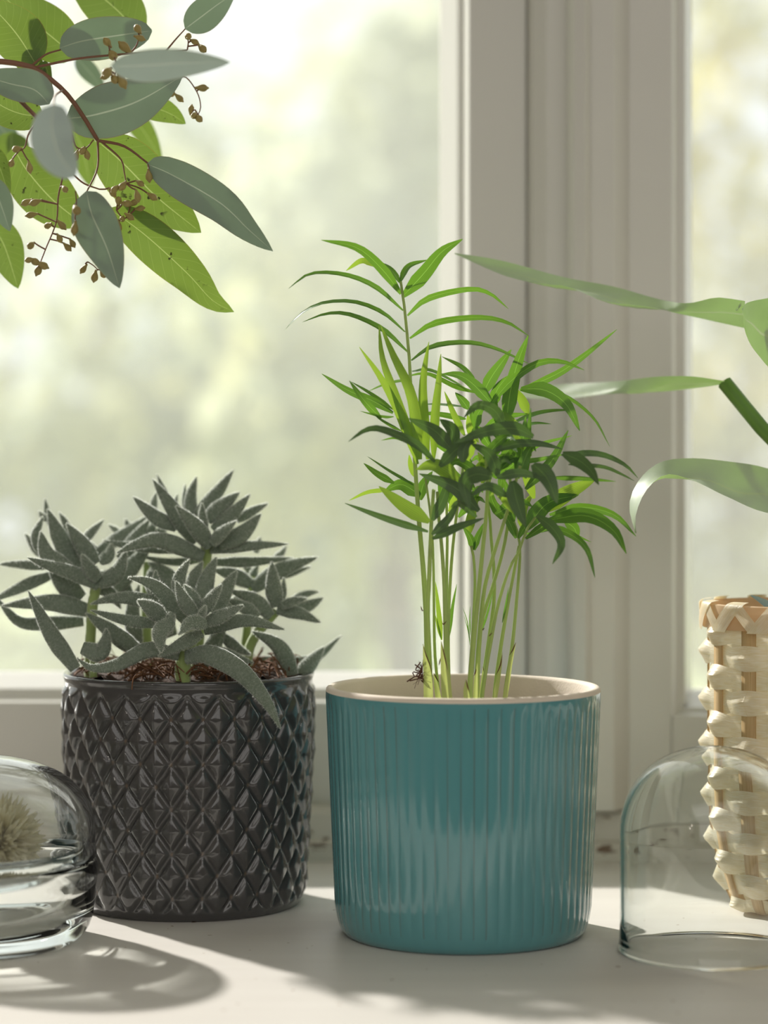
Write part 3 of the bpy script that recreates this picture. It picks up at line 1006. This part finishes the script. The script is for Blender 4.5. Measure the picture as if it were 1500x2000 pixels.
def succ_stem(pts, w, d0, d1):
    n = len(pts)
    q = [Z2(x, y, GY + d0 + (d1 - d0) * i / (n - 1)) for i, (x, y) in enumerate(pts)]
    q[0].z = min(q[0].z, 0.113)
    c = crom(q, 12)
    return MB().tube(c, w * GY / F / 2.2059 / 2, 10).obj('stem', M_succ_stem, succ)


sA = succ_stem([(845, 960), (855, 800), (870, 600), (888, 450), (890, 370)], 52, .0, .0)
for pts, w, d0, d1 in (
    ([(875, 458), (700, 388), (600, 400), (500, 442)], 84, -.005, -.022), ([(800, 425), (620, 415), (520, 405), (444, 386)], 58, .002, .006), ([(905, 428), (1080, 410), (1243, 403)], 56, -.002, -.004),
    ([(930, 482), (1100, 478), (1264, 462)], 52, .008, .014), ([(845, 395), (750, 260), (658, 124)], 84, .004, -.002), ([(905, 412), (845, 330), (758, 238)], 82, -.008, -.018),
    ([(825, 300), (822, 200), (846, 112)], 62, .012, .016), ([(850, 280), (925, 195), (1006, 84)], 72, .01, .016), ([(890, 300), (955, 240), (1032, 180)], 82, .0, .002),
    ([(920, 345), (1005, 270), (1077, 188)], 72, -.002, -.002), ([(1020, 300), (1090, 260), (1155, 228)], 50, .01, .016), ([(945, 405), (1040, 360), (1125, 272)], 88, -.004, -.004),
    ([(885, 355), (872, 290), (870, 226)], 44, -.006, -.008), ([(912, 402), (955, 355), (1018, 304)], 58, -.01, -.014), ([(760, 330), (670, 285), (573, 200)], 74, .004, -.004),
    ([(775, 300), (715, 195), (676, 102)], 44, .014, .02), ([(800, 265), (795, 200), (797, 147)], 28, .018, .02), ([(765, 280), (755, 230), (763, 190)], 30, .018, .02),
    ([(870, 470), (740, 480), (600, 455)], 40, .01, .012)):
    succ_leaf(sA, pts, w, d0, d1)
sB = succ_stem([(788, 985), (790, 900), (825, 800), (845, 735)], 66, -.048, -.042)
for pts, w, d0, d1 in (
    ([(805, 735), (700, 610), (630, 565), (552, 547)], 74, -.042, -.056), ([(715, 668), (560, 635), (470, 640), (390, 662)], 68, -.036, -.032), ([(690, 748), (540, 730), (390, 688)], 54, -.044, -.05),
    ([(705, 725), (650, 680), (592, 645)], 80, -.05, -.058), ([(735, 735), (690, 785), (695, 870)], 78, -.058, -.072), ([(885, 745), (825, 742), (768, 792)], 70, -.06, -.074), ([(868, 785), (780, 835), (682, 886)], 64, -.054, -.062),
    ([(880, 775), (1050, 732), (1226, 771)], 66, -.044, -.05), ([(885, 740), (960, 710), (1050, 667)], 64, -.052, -.06), ([(868, 705), (910, 640), (956, 576)], 60, -.05, -.056), ([(845, 715), (795, 650), (757, 563)], 66, -.054, -.06),
    ([(858, 695), (835, 630), (793, 578)], 50, -.05, -.052), ([(865, 680), (890, 560), (931, 460)], 86, -.03, -.026), ([(825, 640), (835, 555), (872, 478)], 74, -.026, -.02), ([(765, 625), (775, 545), (816, 470)], 62, -.04, -.042),
    ([(920, 700), (965, 610), (1020, 518)], 84, -.034, -.03), ([(690, 670), (672, 590), (671, 516)], 56, -.034, -.034), ([(772, 882), (640, 858), (500, 925), (390, 935), (332, 893)], 74, -.05, -.056),
    ([(805, 890), (900, 878), (1040, 955), (1150, 1085), (1207, 1198)], 96, -.052, -.086), ([(865, 722), (872, 700), (887, 668)], 34, -.058, -.06), ([(745, 700), (735, 720), (738, 790)], 40, -.056, -.06),
    ([(850, 1000), (915, 850), (985, 690)], 92, -.02, -.01)):
    succ_leaf(sB, pts, w, d0, d1)
sC = succ_stem([(385, 940), (390, 800), (400, 660), (415, 585)], 46, -.008, -.012)
for pts, w, d0, d1 in (
    ([(425, 582), (320, 530), (210, 495), (117, 461)], 70, -.016, -.03), ([(345, 520), (260, 380), (205, 252)], 96, .0, -.002), ([(410, 490), (350, 400), (286, 313)], 84, -.004, -.006), ([(305, 520), (205, 450), (175, 348)], 90, -.01, -.012),
    ([(195, 460), (155, 370), (186, 284)], 56, .004, .006), ([(425, 555), (385, 510), (353, 447)], 66, -.018, -.022), ([(425, 572), (500, 530), (545, 430)], 80, -.016, -.016), ([(350, 400), (400, 345), (447, 299)], 44, .012, .018),
    ([(232, 340), (205, 275), (194, 208)], 38, .016, .02), ([(170, 450), (140, 405), (108, 358)], 40, .014, .02), ([(200, 500), (80, 490), (-10, 490)], 46, .008, .014), ([(215, 540), (110, 580), (-50, 655)], 60, .004, .004),
    ([(395, 692), (220, 655), (8, 668)], 88, -.006, -.014), ([(360, 735), (200, 745), (80, 735), (-20, 630)], 70, .002, -.006), ([(350, 640), (270, 570), (210, 505)], 100, -.002, -.004), ([(300, 370), (280, 310), (255, 268)], 40, .014, .016),
    ([(420, 600), (470, 610), (520, 680)], 60, -.008, -.004), ([(430, 480), (470, 450), (480, 400)], 60, .0, .004), ([(200, 300), (180, 280), (168, 262)], 30, .014, .016)):
    succ_leaf(sC, pts, w, d0, d1)
sD = succ_stem([(400, 935), (405, 900), (402, 868)], 34, -.03, -.03)
for pts, w, d0, d1 in (([(325, 940), (220, 790), (121, 603)], 80, -.03, -.034), ([(355, 850), (430, 870), (455, 820), (458, 768)], 84, -.034, -.038), ([(600, 870), (480, 780), (370, 700)], 84, -.022, -.024)):
    succ_leaf(sD, pts, w, d0, d1)
sE = succ_stem([(640, 950), (630, 700), (640, 480)], 46, .016, .02)
for pts, w, d0, d1 in (
    ([(470, 620), (560, 510), (660, 390)], 96, .006, .01), ([(430, 430), (550, 350), (645, 278)], 66, .02, .03), ([(520, 470), (590, 370), (645, 295)], 76, .016, .022), ([(620, 440), (645, 360), (672, 288)], 60, .02, .024), ([(670, 430), (690, 360), (720, 308)], 66, .02, .024),
    ([(530, 375), (500, 345), (468, 320)], 34, .03, .03), ([(570, 340), (550, 320), (540, 296)], 34, .03, .03), ([(650, 300), (660, 240), (672, 180)], 44, .02, .024), ([(780, 620), (720, 540), (640, 480)], 90, .006, .012), ([(700, 640), (660, 560), (690, 470)], 90, .01, .014),
    ([(560, 640), (500, 560), (420, 520)], 80, .01, .014), ([(590, 840), (570, 700), (600, 580)], 80, .0, .004), ([(740, 800), (700, 690), (720, 590)], 80, .0, .004), ([(430, 470), (400, 420), (380, 390)], 50, .02, .02)):
    succ_leaf(sE, pts, w, d0, d1)
sF = succ_stem([(1062, 940), (1075, 850), (1130, 760), (1190, 690)], 44, -.004, .0)
for pts, w, d0, d1 in (
    ([(1192, 672), (1178, 590), (1171, 478)], 80, -.006, -.01), ([(1195, 685), (1290, 702), (1380, 741)], 64, -.006, -.014), ([(1212, 668), (1270, 648), (1322, 638)], 44, -.01, -.014), ([(1250, 695), (1330, 668), (1392, 634)], 66, .008, .012),
    ([(1250, 650), (1320, 618), (1374, 608)], 40, .01, .014), ([(1168, 715), (1090, 640), (985, 603)], 72, -.01, -.016), ([(1215, 650), (1222, 600), (1222, 548)], 30, -.002, -.002), ([(1110, 720), (1060, 680), (980, 640)], 64, -.02, -.02)):
    succ_leaf(sF, pts, w, d0, d1)
sG = succ_stem([(1040, 940), (1070, 720), (1085, 590), (1090, 540)], 40, .02, .02)
for pts, w, d0, d1 in (
    ([(1085, 595), (1220, 510), (1370, 460)], 84, .012, .01), ([(1210, 545), (1280, 520), (1338, 500)], 34, .022, .026), ([(1080, 575), (1000, 535), (915, 512)], 76, .012, .008), ([(1180, 470), (1210, 445), (1232, 412)], 36, .026, .03), ([(1100, 440), (1112, 405), (1121, 374)], 34, .03, .03),
    ([(1090, 560), (1095, 525), (1112, 495)], 40, .02, .02), ([(1060, 640), (1000, 660), (950, 640)], 70, .01, .01), ([(1090, 540), (1060, 500), (1040, 480)], 36, .028, .03)):
    succ_leaf(sG, pts, w, d0, d1)
sH = succ_stem([(1240, 985), (1230, 960), (1225, 945)], 34, -.004, -.004)
for pts, w, d0, d1 in (([(1262, 985), (1205, 850), (1085, 778)], 84, -.012, -.02), ([(1285, 975), (1335, 920), (1396, 846)], 76, -.004, -.002), ([(1110, 905), (1330, 905), (1472, 798)], 60, .02, .026), ([(930, 860), (1010, 895), (1092, 915)], 64, -.03, -.034), ([(960, 800), (1020, 850), (1080, 880)], 56, -.01, -.01)):
    succ_leaf(sH, pts, w, d0, d1)

# ---------------------------------------------------------------- eucalyptus branch reaching in from the left
euc = thing('eucalyptus_branch', P(-120, 150, 1.2), 'eucalyptus branch with grey-green leaves and brown buds reaching in at the top left', 'branch')


def Z1(x, y, d):
    return P(x / 2.6786, y / 2.6786, d)


def twig(pts, w0, w1, d0, d1):
    n = len(pts)
    q = [Z1(x, y, d0 + (d1 - d0) * i / (n - 1)) for i, (x, y) in enumerate(pts)]
    k = 4 * (n - 1)
    c = crom(q, k)
    o = MB().tube(c, [(w0 + (w1 - w0) * i / k) * 1.2 / F / 2.6786 / 2 for i in range(k + 1)], 7).obj('twig', M_twig, euc)
    return o, c


tw = [
    twig([(-900, 420), (-400, 330), (0, 322), (90, 335), (180, 356), (330, 470), (430, 600), (510, 732)], 44, 22, 1.2, 1.2),
    twig([(-700, 360), (-250, 300), (0, 405), (100, 520), (200, 622)], 40, 22, 1.2, 1.17),
    twig([(185, 352), (400, 308), (590, 288), (760, 275), (900, 270), (980, 262)], 14, 9, 1.2, 1.2),
    twig([(510, 735), (650, 765), (775, 855)], 18, 10, 1.2, 1.19),
    twig([(530, 740), (630, 830), (650, 900), (660, 960)], 12, 6, 1.2, 1.19),
    twig([(512, 735), (510, 880), (455, 1000)], 12, 8, 1.2, 1.18),
    twig([(200, 622), (150, 700), (130, 770), (100, 790)], 12, 7, 1.17, 1.17),
    twig([(330, 920), (305, 1030), (295, 1160), (240, 1300), (205, 1390)], 10, 6, 1.18, 1.18),
    twig([(375, 700), (400, 770), (450, 775), (490, 730)], 10, 7, 1.19, 1.19),
    twig([(900, 490), (960, 400), (1030, 480), (1050, 560), (1035, 600)], 8, 6, 1.22, 1.22),
    twig([(870, 265), (920, 205), (968, 152)], 10, 7, 1.2, 1.21),
    twig([(980, 262), (985, 220), (978, 185)], 8, 6, 1.2, 1.2),
    twig([(600, 300), (610, 350), (600, 400)], 10, 6, 1.16, 1.16),
    twig([(690, 270), (715, 235), (728, 190)], 10, 6, 1.18, 1.18),
    twig([(610, 1100), (640, 1140), (660, 1140)], 8, 6, 1.2, 1.2),
    twig([(460, 1370), (490, 1390), (510, 1410)], 7, 5, 1.2, 1.2),
    twig([(395, 1000), (400, 1060), (395, 1110)], 8, 5, 1.15, 1.15),
    twig([(380, 910), (440, 960), (520, 990)], 10, 8, 1.19, 1.2),
    twig([(170, 340), (240, 285), (318, 260)], 12, 9, 1.2, 1.2),
    twig([(330, 470), (290, 500), (280, 550)], 12, 9, 1.18, 1.06),
]
buds = [(85, 780), (60, 855), (155, 880), (135, 1060), (180, 1060), (160, 1125), (250, 1180), (325, 1180), (312, 1250), (160, 1285), (355, 1295), (380, 1275), (150, 1360), (185, 1370), (200, 1415), (228, 1390), (435, 1410),
        (495, 1450), (540, 1435), (400, 1100), (390, 1200), (620, 1190), (680, 1135), (640, 1145), (600, 990), (640, 975), (620, 1050), (665, 1065), (720, 1030), (735, 960), (780, 925), (735, 1090), (800, 1030), (590, 1010),
        (395, 820), (455, 810), (430, 790), (560, 220), (650, 245), (590, 290), (560, 380), (600, 415), (640, 430), (720, 150), (735, 200), (1020, 220), (1060, 255), (985, 190), (900, 490), (940, 515), (1060, 460), (1000, 570),
        (1015, 605), (1040, 620), (340, 990), (550, 400), (700, 1060)]
big = {(560, 220), (650, 245), (590, 290), (560, 380), (600, 415), (640, 430), (720, 150), (400, 1100)}
for (x, y) in buds:
    best = None
    for o, c in tw:
        for q in c:
            d = (q.x - Z1(x, y, q.y).x) ** 2 + (q.z - Z1(x, y, q.y).z) ** 2
            if best is None or d < best[0]:
                best = (d, o, q)
    _, o, q = best
    p = Z1(x, y, q.y + random.uniform(-.006, .002))
    b = MB()
    L = (p - q)
    down = (L.normalized() + Vector((random.gauss(0, .3), random.gauss(0, .3), -0.5))).normalized()
    r = 0.0016 * (1.25 if (x, y) in big else 1.0) * random.uniform(0.9, 1.15)
    pr = [(-2.2, .28), (-1.5, .45), (-.8, .8), (-.1, 1.0), (.5, .98), (.95, .75), (1.2, .45), (1.5, .3), (1.75, .08)]
    b.tube([p + down * (s * r) for s, _ in pr], [k * r for _, k in pr], 8)
    b.tube(crom([q, (q + p) / 2 + Vector((0, 0, 0.001)), p - down * 2.1 * r], 5), 0.0004, 5, mi=1)
    b.obj('bud', [M_bud, M_twig], o)
GR, WX = M_euc_green, M_euc_wax_shade
EL = 1.2 / F / 2.6786
euc_leaves = [
    ([(768, 858), (900, 915), (1150, 1060), (1300, 1200), (1428, 1314)], 200, 1.19, 1.17, WX, ovate, 0.45), ([(570, 1090), (760, 1230), (980, 1430), (1110, 1570), (1224, 1632)], 230, 1.205, 1.22, GR, ovate, 0.1),
    ([(505, 735), (640, 850), (820, 1030), (1052, 1217)], 320, 1.215, 1.22, GR, ovate, 0.1), ([(345, 622), (500, 600), (720, 530), (957, 395)], 290, 1.205, 1.20, WX, ovate, -0.1),
    ([(580, 345), (720, 345), (950, 330), (1205, 326)], 158, 1.07, 1.08, M_euc_glare, ovate, 0.5), ([(312, 252), (430, 215), (620, 185), (795, 160)], 210, 1.215, 1.22, WX, roundish, 0.4), ([(968, 152), (1050, 90), (1130, 30), (1230, -40)], 165, 1.22, 1.23, WX, ovate, 0.3),
    ([(282, 545), (270, 650), (300, 790), (392, 925)], 235, 1.05, 1.04, M_euc_glare, roundish, 0.3), ([(452, 1000), (480, 1120), (560, 1300), (626, 1508)], 240, 1.16, 1.15, WX, ovate, 0.3),
    ([(70, 770), (140, 890), (270, 1040), (430, 1170)], 290, 1.225, 1.23, GR, roundish, 0.1), ([(190, 340), (110, 210), (30, 110), (-80, 0)], 270, 1.22, 1.21, GR, ovate, 0.2), ([(400, 300), (280, 200), (120, 70), (-20, -50)], 280, 1.235, 1.24, GR, ovate, 0.0),
    ([(740, 190), (620, 60), (500, -40), (330, -160)], 280, 1.25, 1.26, GR, ovate, 0.0), ([(258, 545), (180, 470), (60, 440), (-80, 400)], 190, 1.17, 1.17, WX, roundish, 0.5), ([(228, 600), (130, 600), (20, 560), (-90, 480)], 200, 1.21, 1.21, GR, roundish, 0.2),
    ([(720, 570), (820, 570), (900, 600), (972, 648)], 130, 1.235, 1.24, GR, ovate, 0.0), ([(400, 300), (470, 380), (550, 480)], 100, 1.34, 1.34, WX, ovate, 0.0), ([(640, 560), (740, 670), (848, 838)], 120, 1.34, 1.34, GR, ovate, 0.0),
    ([(-20, 640), (40, 720), (110, 900)], 120, 1.34, 1.34, WX, ovate, 0.0), ([(-60, 1160), (20, 1280), (95, 1510)], 200, 1.25, 1.25, GR, ovate, 0.0), ([(-60, 930), (0, 1060), (52, 1210)], 150, 1.15, 1.15, WX, ovate, 0.2), ([(-60, 760), (0, 880), (50, 1035)], 120, 1.17, 1.17, GR, ovate, 0.5),
    ([(350, 620), (430, 780), (475, 980)], 170, 1.35, 1.35, GR, ovate, 0.0), ([(60, 690), (50, 800), (-40, 900)], 200, 1.33, 1.33, GR, ovate, 0.0), ([(250, 470), (200, 420), (240, 350), (270, 520)], 60, 1.22, 1.22, GR, ovate, 0.4),
    ([(60, 230), (130, 300), (230, 430), (262, 515)], 130, 1.225, 1.225, GR, ovate, 0.2)]
for pts, w, d0, d1, mt, pf, tl in euc_leaves:
    n = len(pts)
    q = [Z1(x, y, d0 + (d1 - d0) * i / (n - 1)) for i, (x, y) in enumerate(pts)]
    k = (d0 + d1) / 2 / 1.2
    blade(MB(), q, w * EL * k / math.cos(tl), tl, 0.12, 20, 8, pf, wave=0.05).obj('leaf', mt, euc)

# ---------------------------------------------------------------- broad-leaved plant reaching in from the right
bx = Vector((xs(1900, 1.335), 1.335, 0))
lily = thing('leafy_houseplant', bx, 'houseplant with long broad green leaves reaching in at the right beside the window', 'houseplant')


def edges_leaf(A, B, dA, dB, mat, bulge=0.004, n=26, m=8):
    a = crom([P(x, y, d) for (x, y), d in zip(A, dA)], n)
    c = crom([P(x, y, d) for (x, y), d in zip(B, dB)], n)
    rows, uvs = [], []
    for i in range(n + 1):
        r = []
        for j in range(m + 1):
            v = j / m
            wv = 0.0012 * math.sin(i * 0.9 + v * 5) * math.sin(math.pi * i / n)
            r.append(a[i].lerp(c[i], v) + Vector((0, -0.3, -1)) * (bulge * math.sin(math.pi * v) * math.sin(math.pi * i / n)) + Vector((0, 0, wv * math.sin(math.pi * v))))
            uvs.append((i / n, v))
        rows.append(r)
    return MB().grid(rows, False, uvs).obj('leaf', mat, lily)


def ramp(a, b, n):
    return [a + (b - a) * i / (n - 1) for i in range(n)]


edges_leaf([(888, 494), (980, 509), (1100, 541), (1200, 560), (1290, 585), (1345, 592), (1400, 581), (1455, 588)], [(888, 496), (990, 540), (1065, 555), (1110, 560), (1180, 588), (1270, 600), (1350, 618), (1455, 641)],
           [1.262, 1.266, 1.268, 1.266, 1.258, 1.242, 1.225, 1.222], [1.26, 1.252, 1.25, 1.25, 1.25, 1.25, 1.252, 1.25], M_big, 0.003)
edges_leaf([(1005, 765), (1080, 752), (1200, 745), (1280, 736), (1350, 735), (1415, 744)], [(1005, 776), (1090, 780), (1180, 770), (1290, 765), (1360, 758), (1415, 750)], [1.335, 1.33, 1.30, 1.27, 1.252, 1.25], [1.325, 1.32, 1.30, 1.285, 1.268, 1.254], M_big, 0.002)
edges_leaf([(1240, 1040), (1229, 985), (1250, 935), (1292, 902), (1350, 895), (1420, 901), (1500, 915), (1620, 960)], [(1243, 1042), (1242, 1005), (1262, 958), (1300, 927), (1350, 937), (1420, 970), (1500, 1002), (1620, 1010)],
           [1.20, 1.205, 1.21, 1.22, 1.225, 1.23, 1.24, 1.24], [1.20, 1.195, 1.19, 1.195, 1.20, 1.20, 1.21, 1.22], M_big, 0.004)
edges_leaf([(1449, 604), (1458, 592), (1490, 584), (1540, 580), (1640, 600)], [(1451, 612), (1456, 650), (1478, 690), (1530, 735), (1640, 740)], ramp(1.19, 1.22, 5), ramp(1.18, 1.21, 5), M_big, 0.003)
edges_leaf([(1436, 606), (1442, 594), (1452, 588)], [(1438, 607), (1446, 600), (1454, 596)], ramp(1.18, 1.185, 3), ramp(1.18, 1.185, 3), M_big, 0.0005, 8, 3)
for pts, w in (([(1415, 747, 1.255), (1450, 790, 1.25), (1500, 850, 1.245), (1620, 985, 1.30), (1850, 1480, 1.335), (1890, 1650, 1.335)], 30), ([(1455, 615, 1.245), (1540, 640, 1.24), (1680, 800, 1.28), (1860, 1300, 1.33), (1900, 1650, 1.335)], 24),
               ([(1610, 985, 1.23), (1700, 1020, 1.28), (1870, 1400, 1.335), (1910, 1650, 1.34)], 26), ([(1630, 670, 1.215), (1720, 760, 1.26), (1880, 1200, 1.33), (1915, 1650, 1.33)], 24)):
    MB().tube(crom([P(*p) for p in pts], 20), w * 1.24 / F / 2, 9).obj('leaf_stalk', M_big_stem, lily)
b = MB()
b.lathe([(0, 0.0), (0.036, 0.0), (0.040, 0.004), (0.046, 0.085), (0.047, 0.09), (0.045, 0.09), (0.043, 0.08), (0.0, 0.08)], 48, bx)
b.obj('pot', M_clay, lily)

# ---------------------------------------------------------------- woven basket at the right edge
BY = 1.234
BX = xs(1545, BY)
bask = thing('woven_basket', (BX, BY, 0), 'tall pale woven strip basket with wrapped rim behind the glass dome', 'basket')


def brad(z):
    pts = [(0, .024), (.005, .0275), (.012, .031), (.024, .0352), (.047, .0392), (.07, .0402), (.16, .0402)]
    for (a, ra), (c, rc) in zip(pts, pts[1:]):
        if z <= c:
            return ra + (rc - ra) * max(0, (z - a) / (c - a))
    return pts[-1][1]


OFF = math.radians(-90 - 39)
for k in range(12):
    a = OFF + k * math.pi / 6
    rows, uvs = [], []
    for i in range(31):
        z = 0.002 + 0.140 * i / 30
        r = brad(z)
        w = 0.0038 * min(1, r / 0.036)
        t = Vector((-math.sin(a), math.cos(a), 0))
        nrm = Vector((math.cos(a), math.sin(a), 0))
        rows.append([Vector((BX, BY, z)) + nrm * (r + dr) + t * (w * s) for s, dr in ((-1, -.0004), (-1, .0005), (0, .0007), (1, .0005), (1, -.0004))])
        uvs += [(i / 30, v) for v in (0, .02, .5, .98, 1)]
    MB().grid(rows, False, uvs).obj('stake', M_stake, bask)
NRW = 13
for row in range(NRW):
    zc = 0.0065 + row * 0.0111
    rows, uvs = [], []
    seg = 144
    sq = 0.75 if row == 0 else 1
    for i in range(seg + 1):
        a = OFF + 2 * math.pi * i / seg
        ph = math.cos(6 * (a - OFF) + math.pi * ((row + 1) % 2))          # +1 over a stake, -1 behind it
        over = max(0, ph)
        rv = 0.0002 * noise.noise(Vector((row * 7.7, i * 0.05, 0)))
        zz = 0.0009 * math.sin(6 * (a - OFF) * 0.5 + row * 2.1 + 0.7)
        col = []
        hw = 0.0062 * sq
        for j, (v, bul) in enumerate(((-1, 0.0), (-.55, .45), (-.1, .9), (.12, 1.0), (.6, .4), (1, -.1))):
            z = zc + zz * (1 if abs(v) < 1 else .6) + v * hw * (0.78 + 0.22 * abs(ph))
            r = brad(max(0, z)) + 0.0014 * ph + 0.0030 * over * bul + 0.0008 * bul + rv
            col.append(Vector((BX + r * math.cos(a), BY + r * math.sin(a), max(0.0005, z))))
            uvs.append((i / 12, j / 5))
        rows.append(col)
    MB().grid(rows, False, uvs).obj('weaver_strip', M_strip, bask, sharp=50)
b = MB()
b.lathe([(0.0001, 0.0015), (0.022, 0.0015), (0.0245, 0.004)], 48, (BX, BY, 0))
b.obj('base', M_stake, bask)
b = MB()
b.lathe([(0.0402, 0.1415), (0.0432, 0.1415), (0.0436, 0.147), (0.0432, 0.1530), (0.0415, 0.1535), (0.0412, 0.1525), (0.0392, 0.1530), (0.0385, 0.1415)], 96, (BX, BY, 0))
b.obj('rim_hoop', M_hoop, bask, sharp=40)
for k in range(12):                                                # slanting wrap strips over the rim
    for d in (1, -1):
        a0 = OFF + math.radians(8) + k * math.pi / 6
        rows, uvs = [], []
        for i in range(13):
            t = i / 12
            z = 0.1405 + 0.0135 * min(1, t * 1.25)
            over = max(0, t * 1.25 - 1) / 0.25
            r = 0.0442 + 0.0006 * math.sin(math.pi * t) + (0.0004 if d > 0 else 0) - 0.005 * over
            z += 0.0010 * math.sin(math.pi * over * .5)
            row_ = []
            for s in (-1, -.3, .3, 1):
                a = a0 + d * math.radians(15) * min(1, t * 1.25) + s * 0.115 * (1 if d > 0 else .8)
                row_.append(Vector((BX + r * math.cos(a), BY + r * math.sin(a), z)))
                uvs.append((t, (s + 1) / 2))
            rows.append(row_)
        MB().grid(rows, False, uvs).obj('rim_wrap', M_strip, bask)
bl = thing('blue_leaf_plant', (BX, BY, 0.12), 'small plant with a blue-grey leaf tip poking out of the woven basket', 'plant')
blade(MB(), [Vector((BX + .004, BY, .12)), P(1525, 1215, 1.225), P(1495, 1180, 1.222), P(1466, 1163, 1.22)], 0.009, 0.5, 0.3, 12, 4, lance).obj('leaf', M_blue_leaf, bl)
blade(MB(), [Vector((BX + .004, BY, .12)), P(1570, 1190, 1.235), P(1600, 1150, 1.24)], 0.009, 0.3, 0.3, 12, 4, lance).obj('leaf', M_blue_leaf, bl)
MB().tube([Vector((BX + .004, BY, .09)), Vector((BX + .004, BY, .122))], 0.003, 8).obj('stem', M_succ_stem, bl)

# ---------------------------------------------------------------- glass dome
DY = 1.141
DX = xs(1393, DY)
R, H = 0.0424, 0.0935
outer = [(0.0424, 0.0), (0.0434, 0.0012), (0.0431, 0.0030), (0.0425, 0.0055)]
zc = 0.0535
outer += [(R, 0.0055 + (zc - 0.0055) * i / 6) for i in range(1, 7)]
for i in range(1, 19):
    a = math.pi / 2 * i / 18
    outer.append((R * math.cos(a) ** 0.92 if i < 18 else 0.00005, zc + (H - zc) * math.sin(a) ** 0.95))
inner = [(max(0.00005, r - 0.0017), z - (0.0017 if z > zc else 0)) for r, z in outer[4:]]
prof = [(0.0410, 0.0002)] + outer + inner[::-1] + [(0.0407, 0.0045), (0.0402, 0.0020), (0.0410, 0.0002)]
dome = MB().lathe(prof, 128, (DX, DY, 0)).obj('glass_dome', M_glass)
dome.cycles.is_caustics_caster = True
tag(dome, 'clear glass dome standing open end down on the sill before the woven basket', 'glass dome')

# ---------------------------------------------------------------- round glass jar with a lid and a dried flower
JY = 1.162
JX = xs(-70, JY)
jar = thing('glass_jar', (JX, JY, 0), 'low round glass jar with domed glass lid at the left edge of the sill', 'jar')
body = [(0.0001, 0.0012), (0.030, 0.0010), (0.042, 0.0008), (0.047, 0.0003), (0.0505, 0.0009), (0.0535, 0.0026), (0.0560, 0.0052), (0.0580, 0.0084), (0.0595, 0.0128), (0.0602, 0.0180), (0.0605, 0.0250), (0.0612, 0.0285), (0.0617, 0.0320), (0.0615, 0.0365), (0.0600, 0.0385),
        (0.0560, 0.0386), (0.0553, 0.0395), (0.0552, 0.0440), (0.0545, 0.0452), (0.0532, 0.0448), (0.0525, 0.0400), (0.0520, 0.0300), (0.0500, 0.0200), (0.0450, 0.0130), (0.0350, 0.0100), (0.0001, 0.0092)]
MB().lathe(body, 128, (JX, JY, 0)).obj('body', M_glass, jar).cycles.is_caustics_caster = True
lo = [(0.0603, 0.0390), (0.0610, 0.0402), (0.0609, 0.0430), (0.0604, 0.0470), (0.0600, 0.0530)]
for i in range(1, 17):
    a = math.pi / 2 * i / 16
    lo.append((0.0600 * math.cos(a) ** 0.8 if i < 16 else 0.00005, 0.0530 + 0.0335 * math.sin(a) ** 0.95))
li = [(max(0.00005, r - 0.0026), z - (0.0024 if z > 0.0535 else 0)) for r, z in lo[3:]]
MB().lathe([(0.0585, 0.0388)] + lo + li[::-1] + [(0.0578, 0.0400), (0.0585, 0.0388)], 128, (JX, JY, 0)).obj('lid', M_glass, jar).cycles.is_caustics_caster = True

fc = P(-8, 1652, JY)
fl = thing('dried_flower', (fc.x, fc.y, 0.0102), 'fluffy cream dried flower head lying inside the glass jar', 'dried flower')
b = MB()
for k in range(1100):
    v = Vector((random.gauss(0, 1), random.gauss(0, 1), random.gauss(0, 1))).normalized()
    v = (v + Vector((0, -0.1, 0.15))).normalized()
    L = 0.0235 * random.uniform(0.8, 1.05) * (1 - 0.18 * max(0, -v.z))
    up = Vector((0, 0, 0.004))
    c0 = fc + v * 0.005
    blade(b, [c0, fc + v * L * 0.6 + up * 0.3, fc + v * L + up * random.uniform(-.3, .6)], random.uniform(0.0022, 0.0036), random.uniform(-1, 1), 0.3, 5, 2, lambda s: (0.5 + 0.6 * s) if s < .75 else max(.1, 1.5 * math.sqrt(max(0, 1.0 - s))))
pt = tag(b.obj('petals', M_petal, fl), None, None, None, 'stuff')
pt.cycles.is_caustics_receiver = True
MB().lathe([(0.0001, -0.009), (0.006, -0.007), (0.009, 0.0), (0.006, 0.007), (0.0001, 0.009)], 20, fc).obj('seed_head', M_coir, fl)
MB().tube(crom([fc, fc + Vector((-0.012, 0.004, -0.018)), Vector((fc.x - 0.028, fc.y + 0.006, 0.0125))], 8), 0.0011, 7).obj('stalk', M_coir, fl)
SILL.cycles.is_caustics_receiver = True
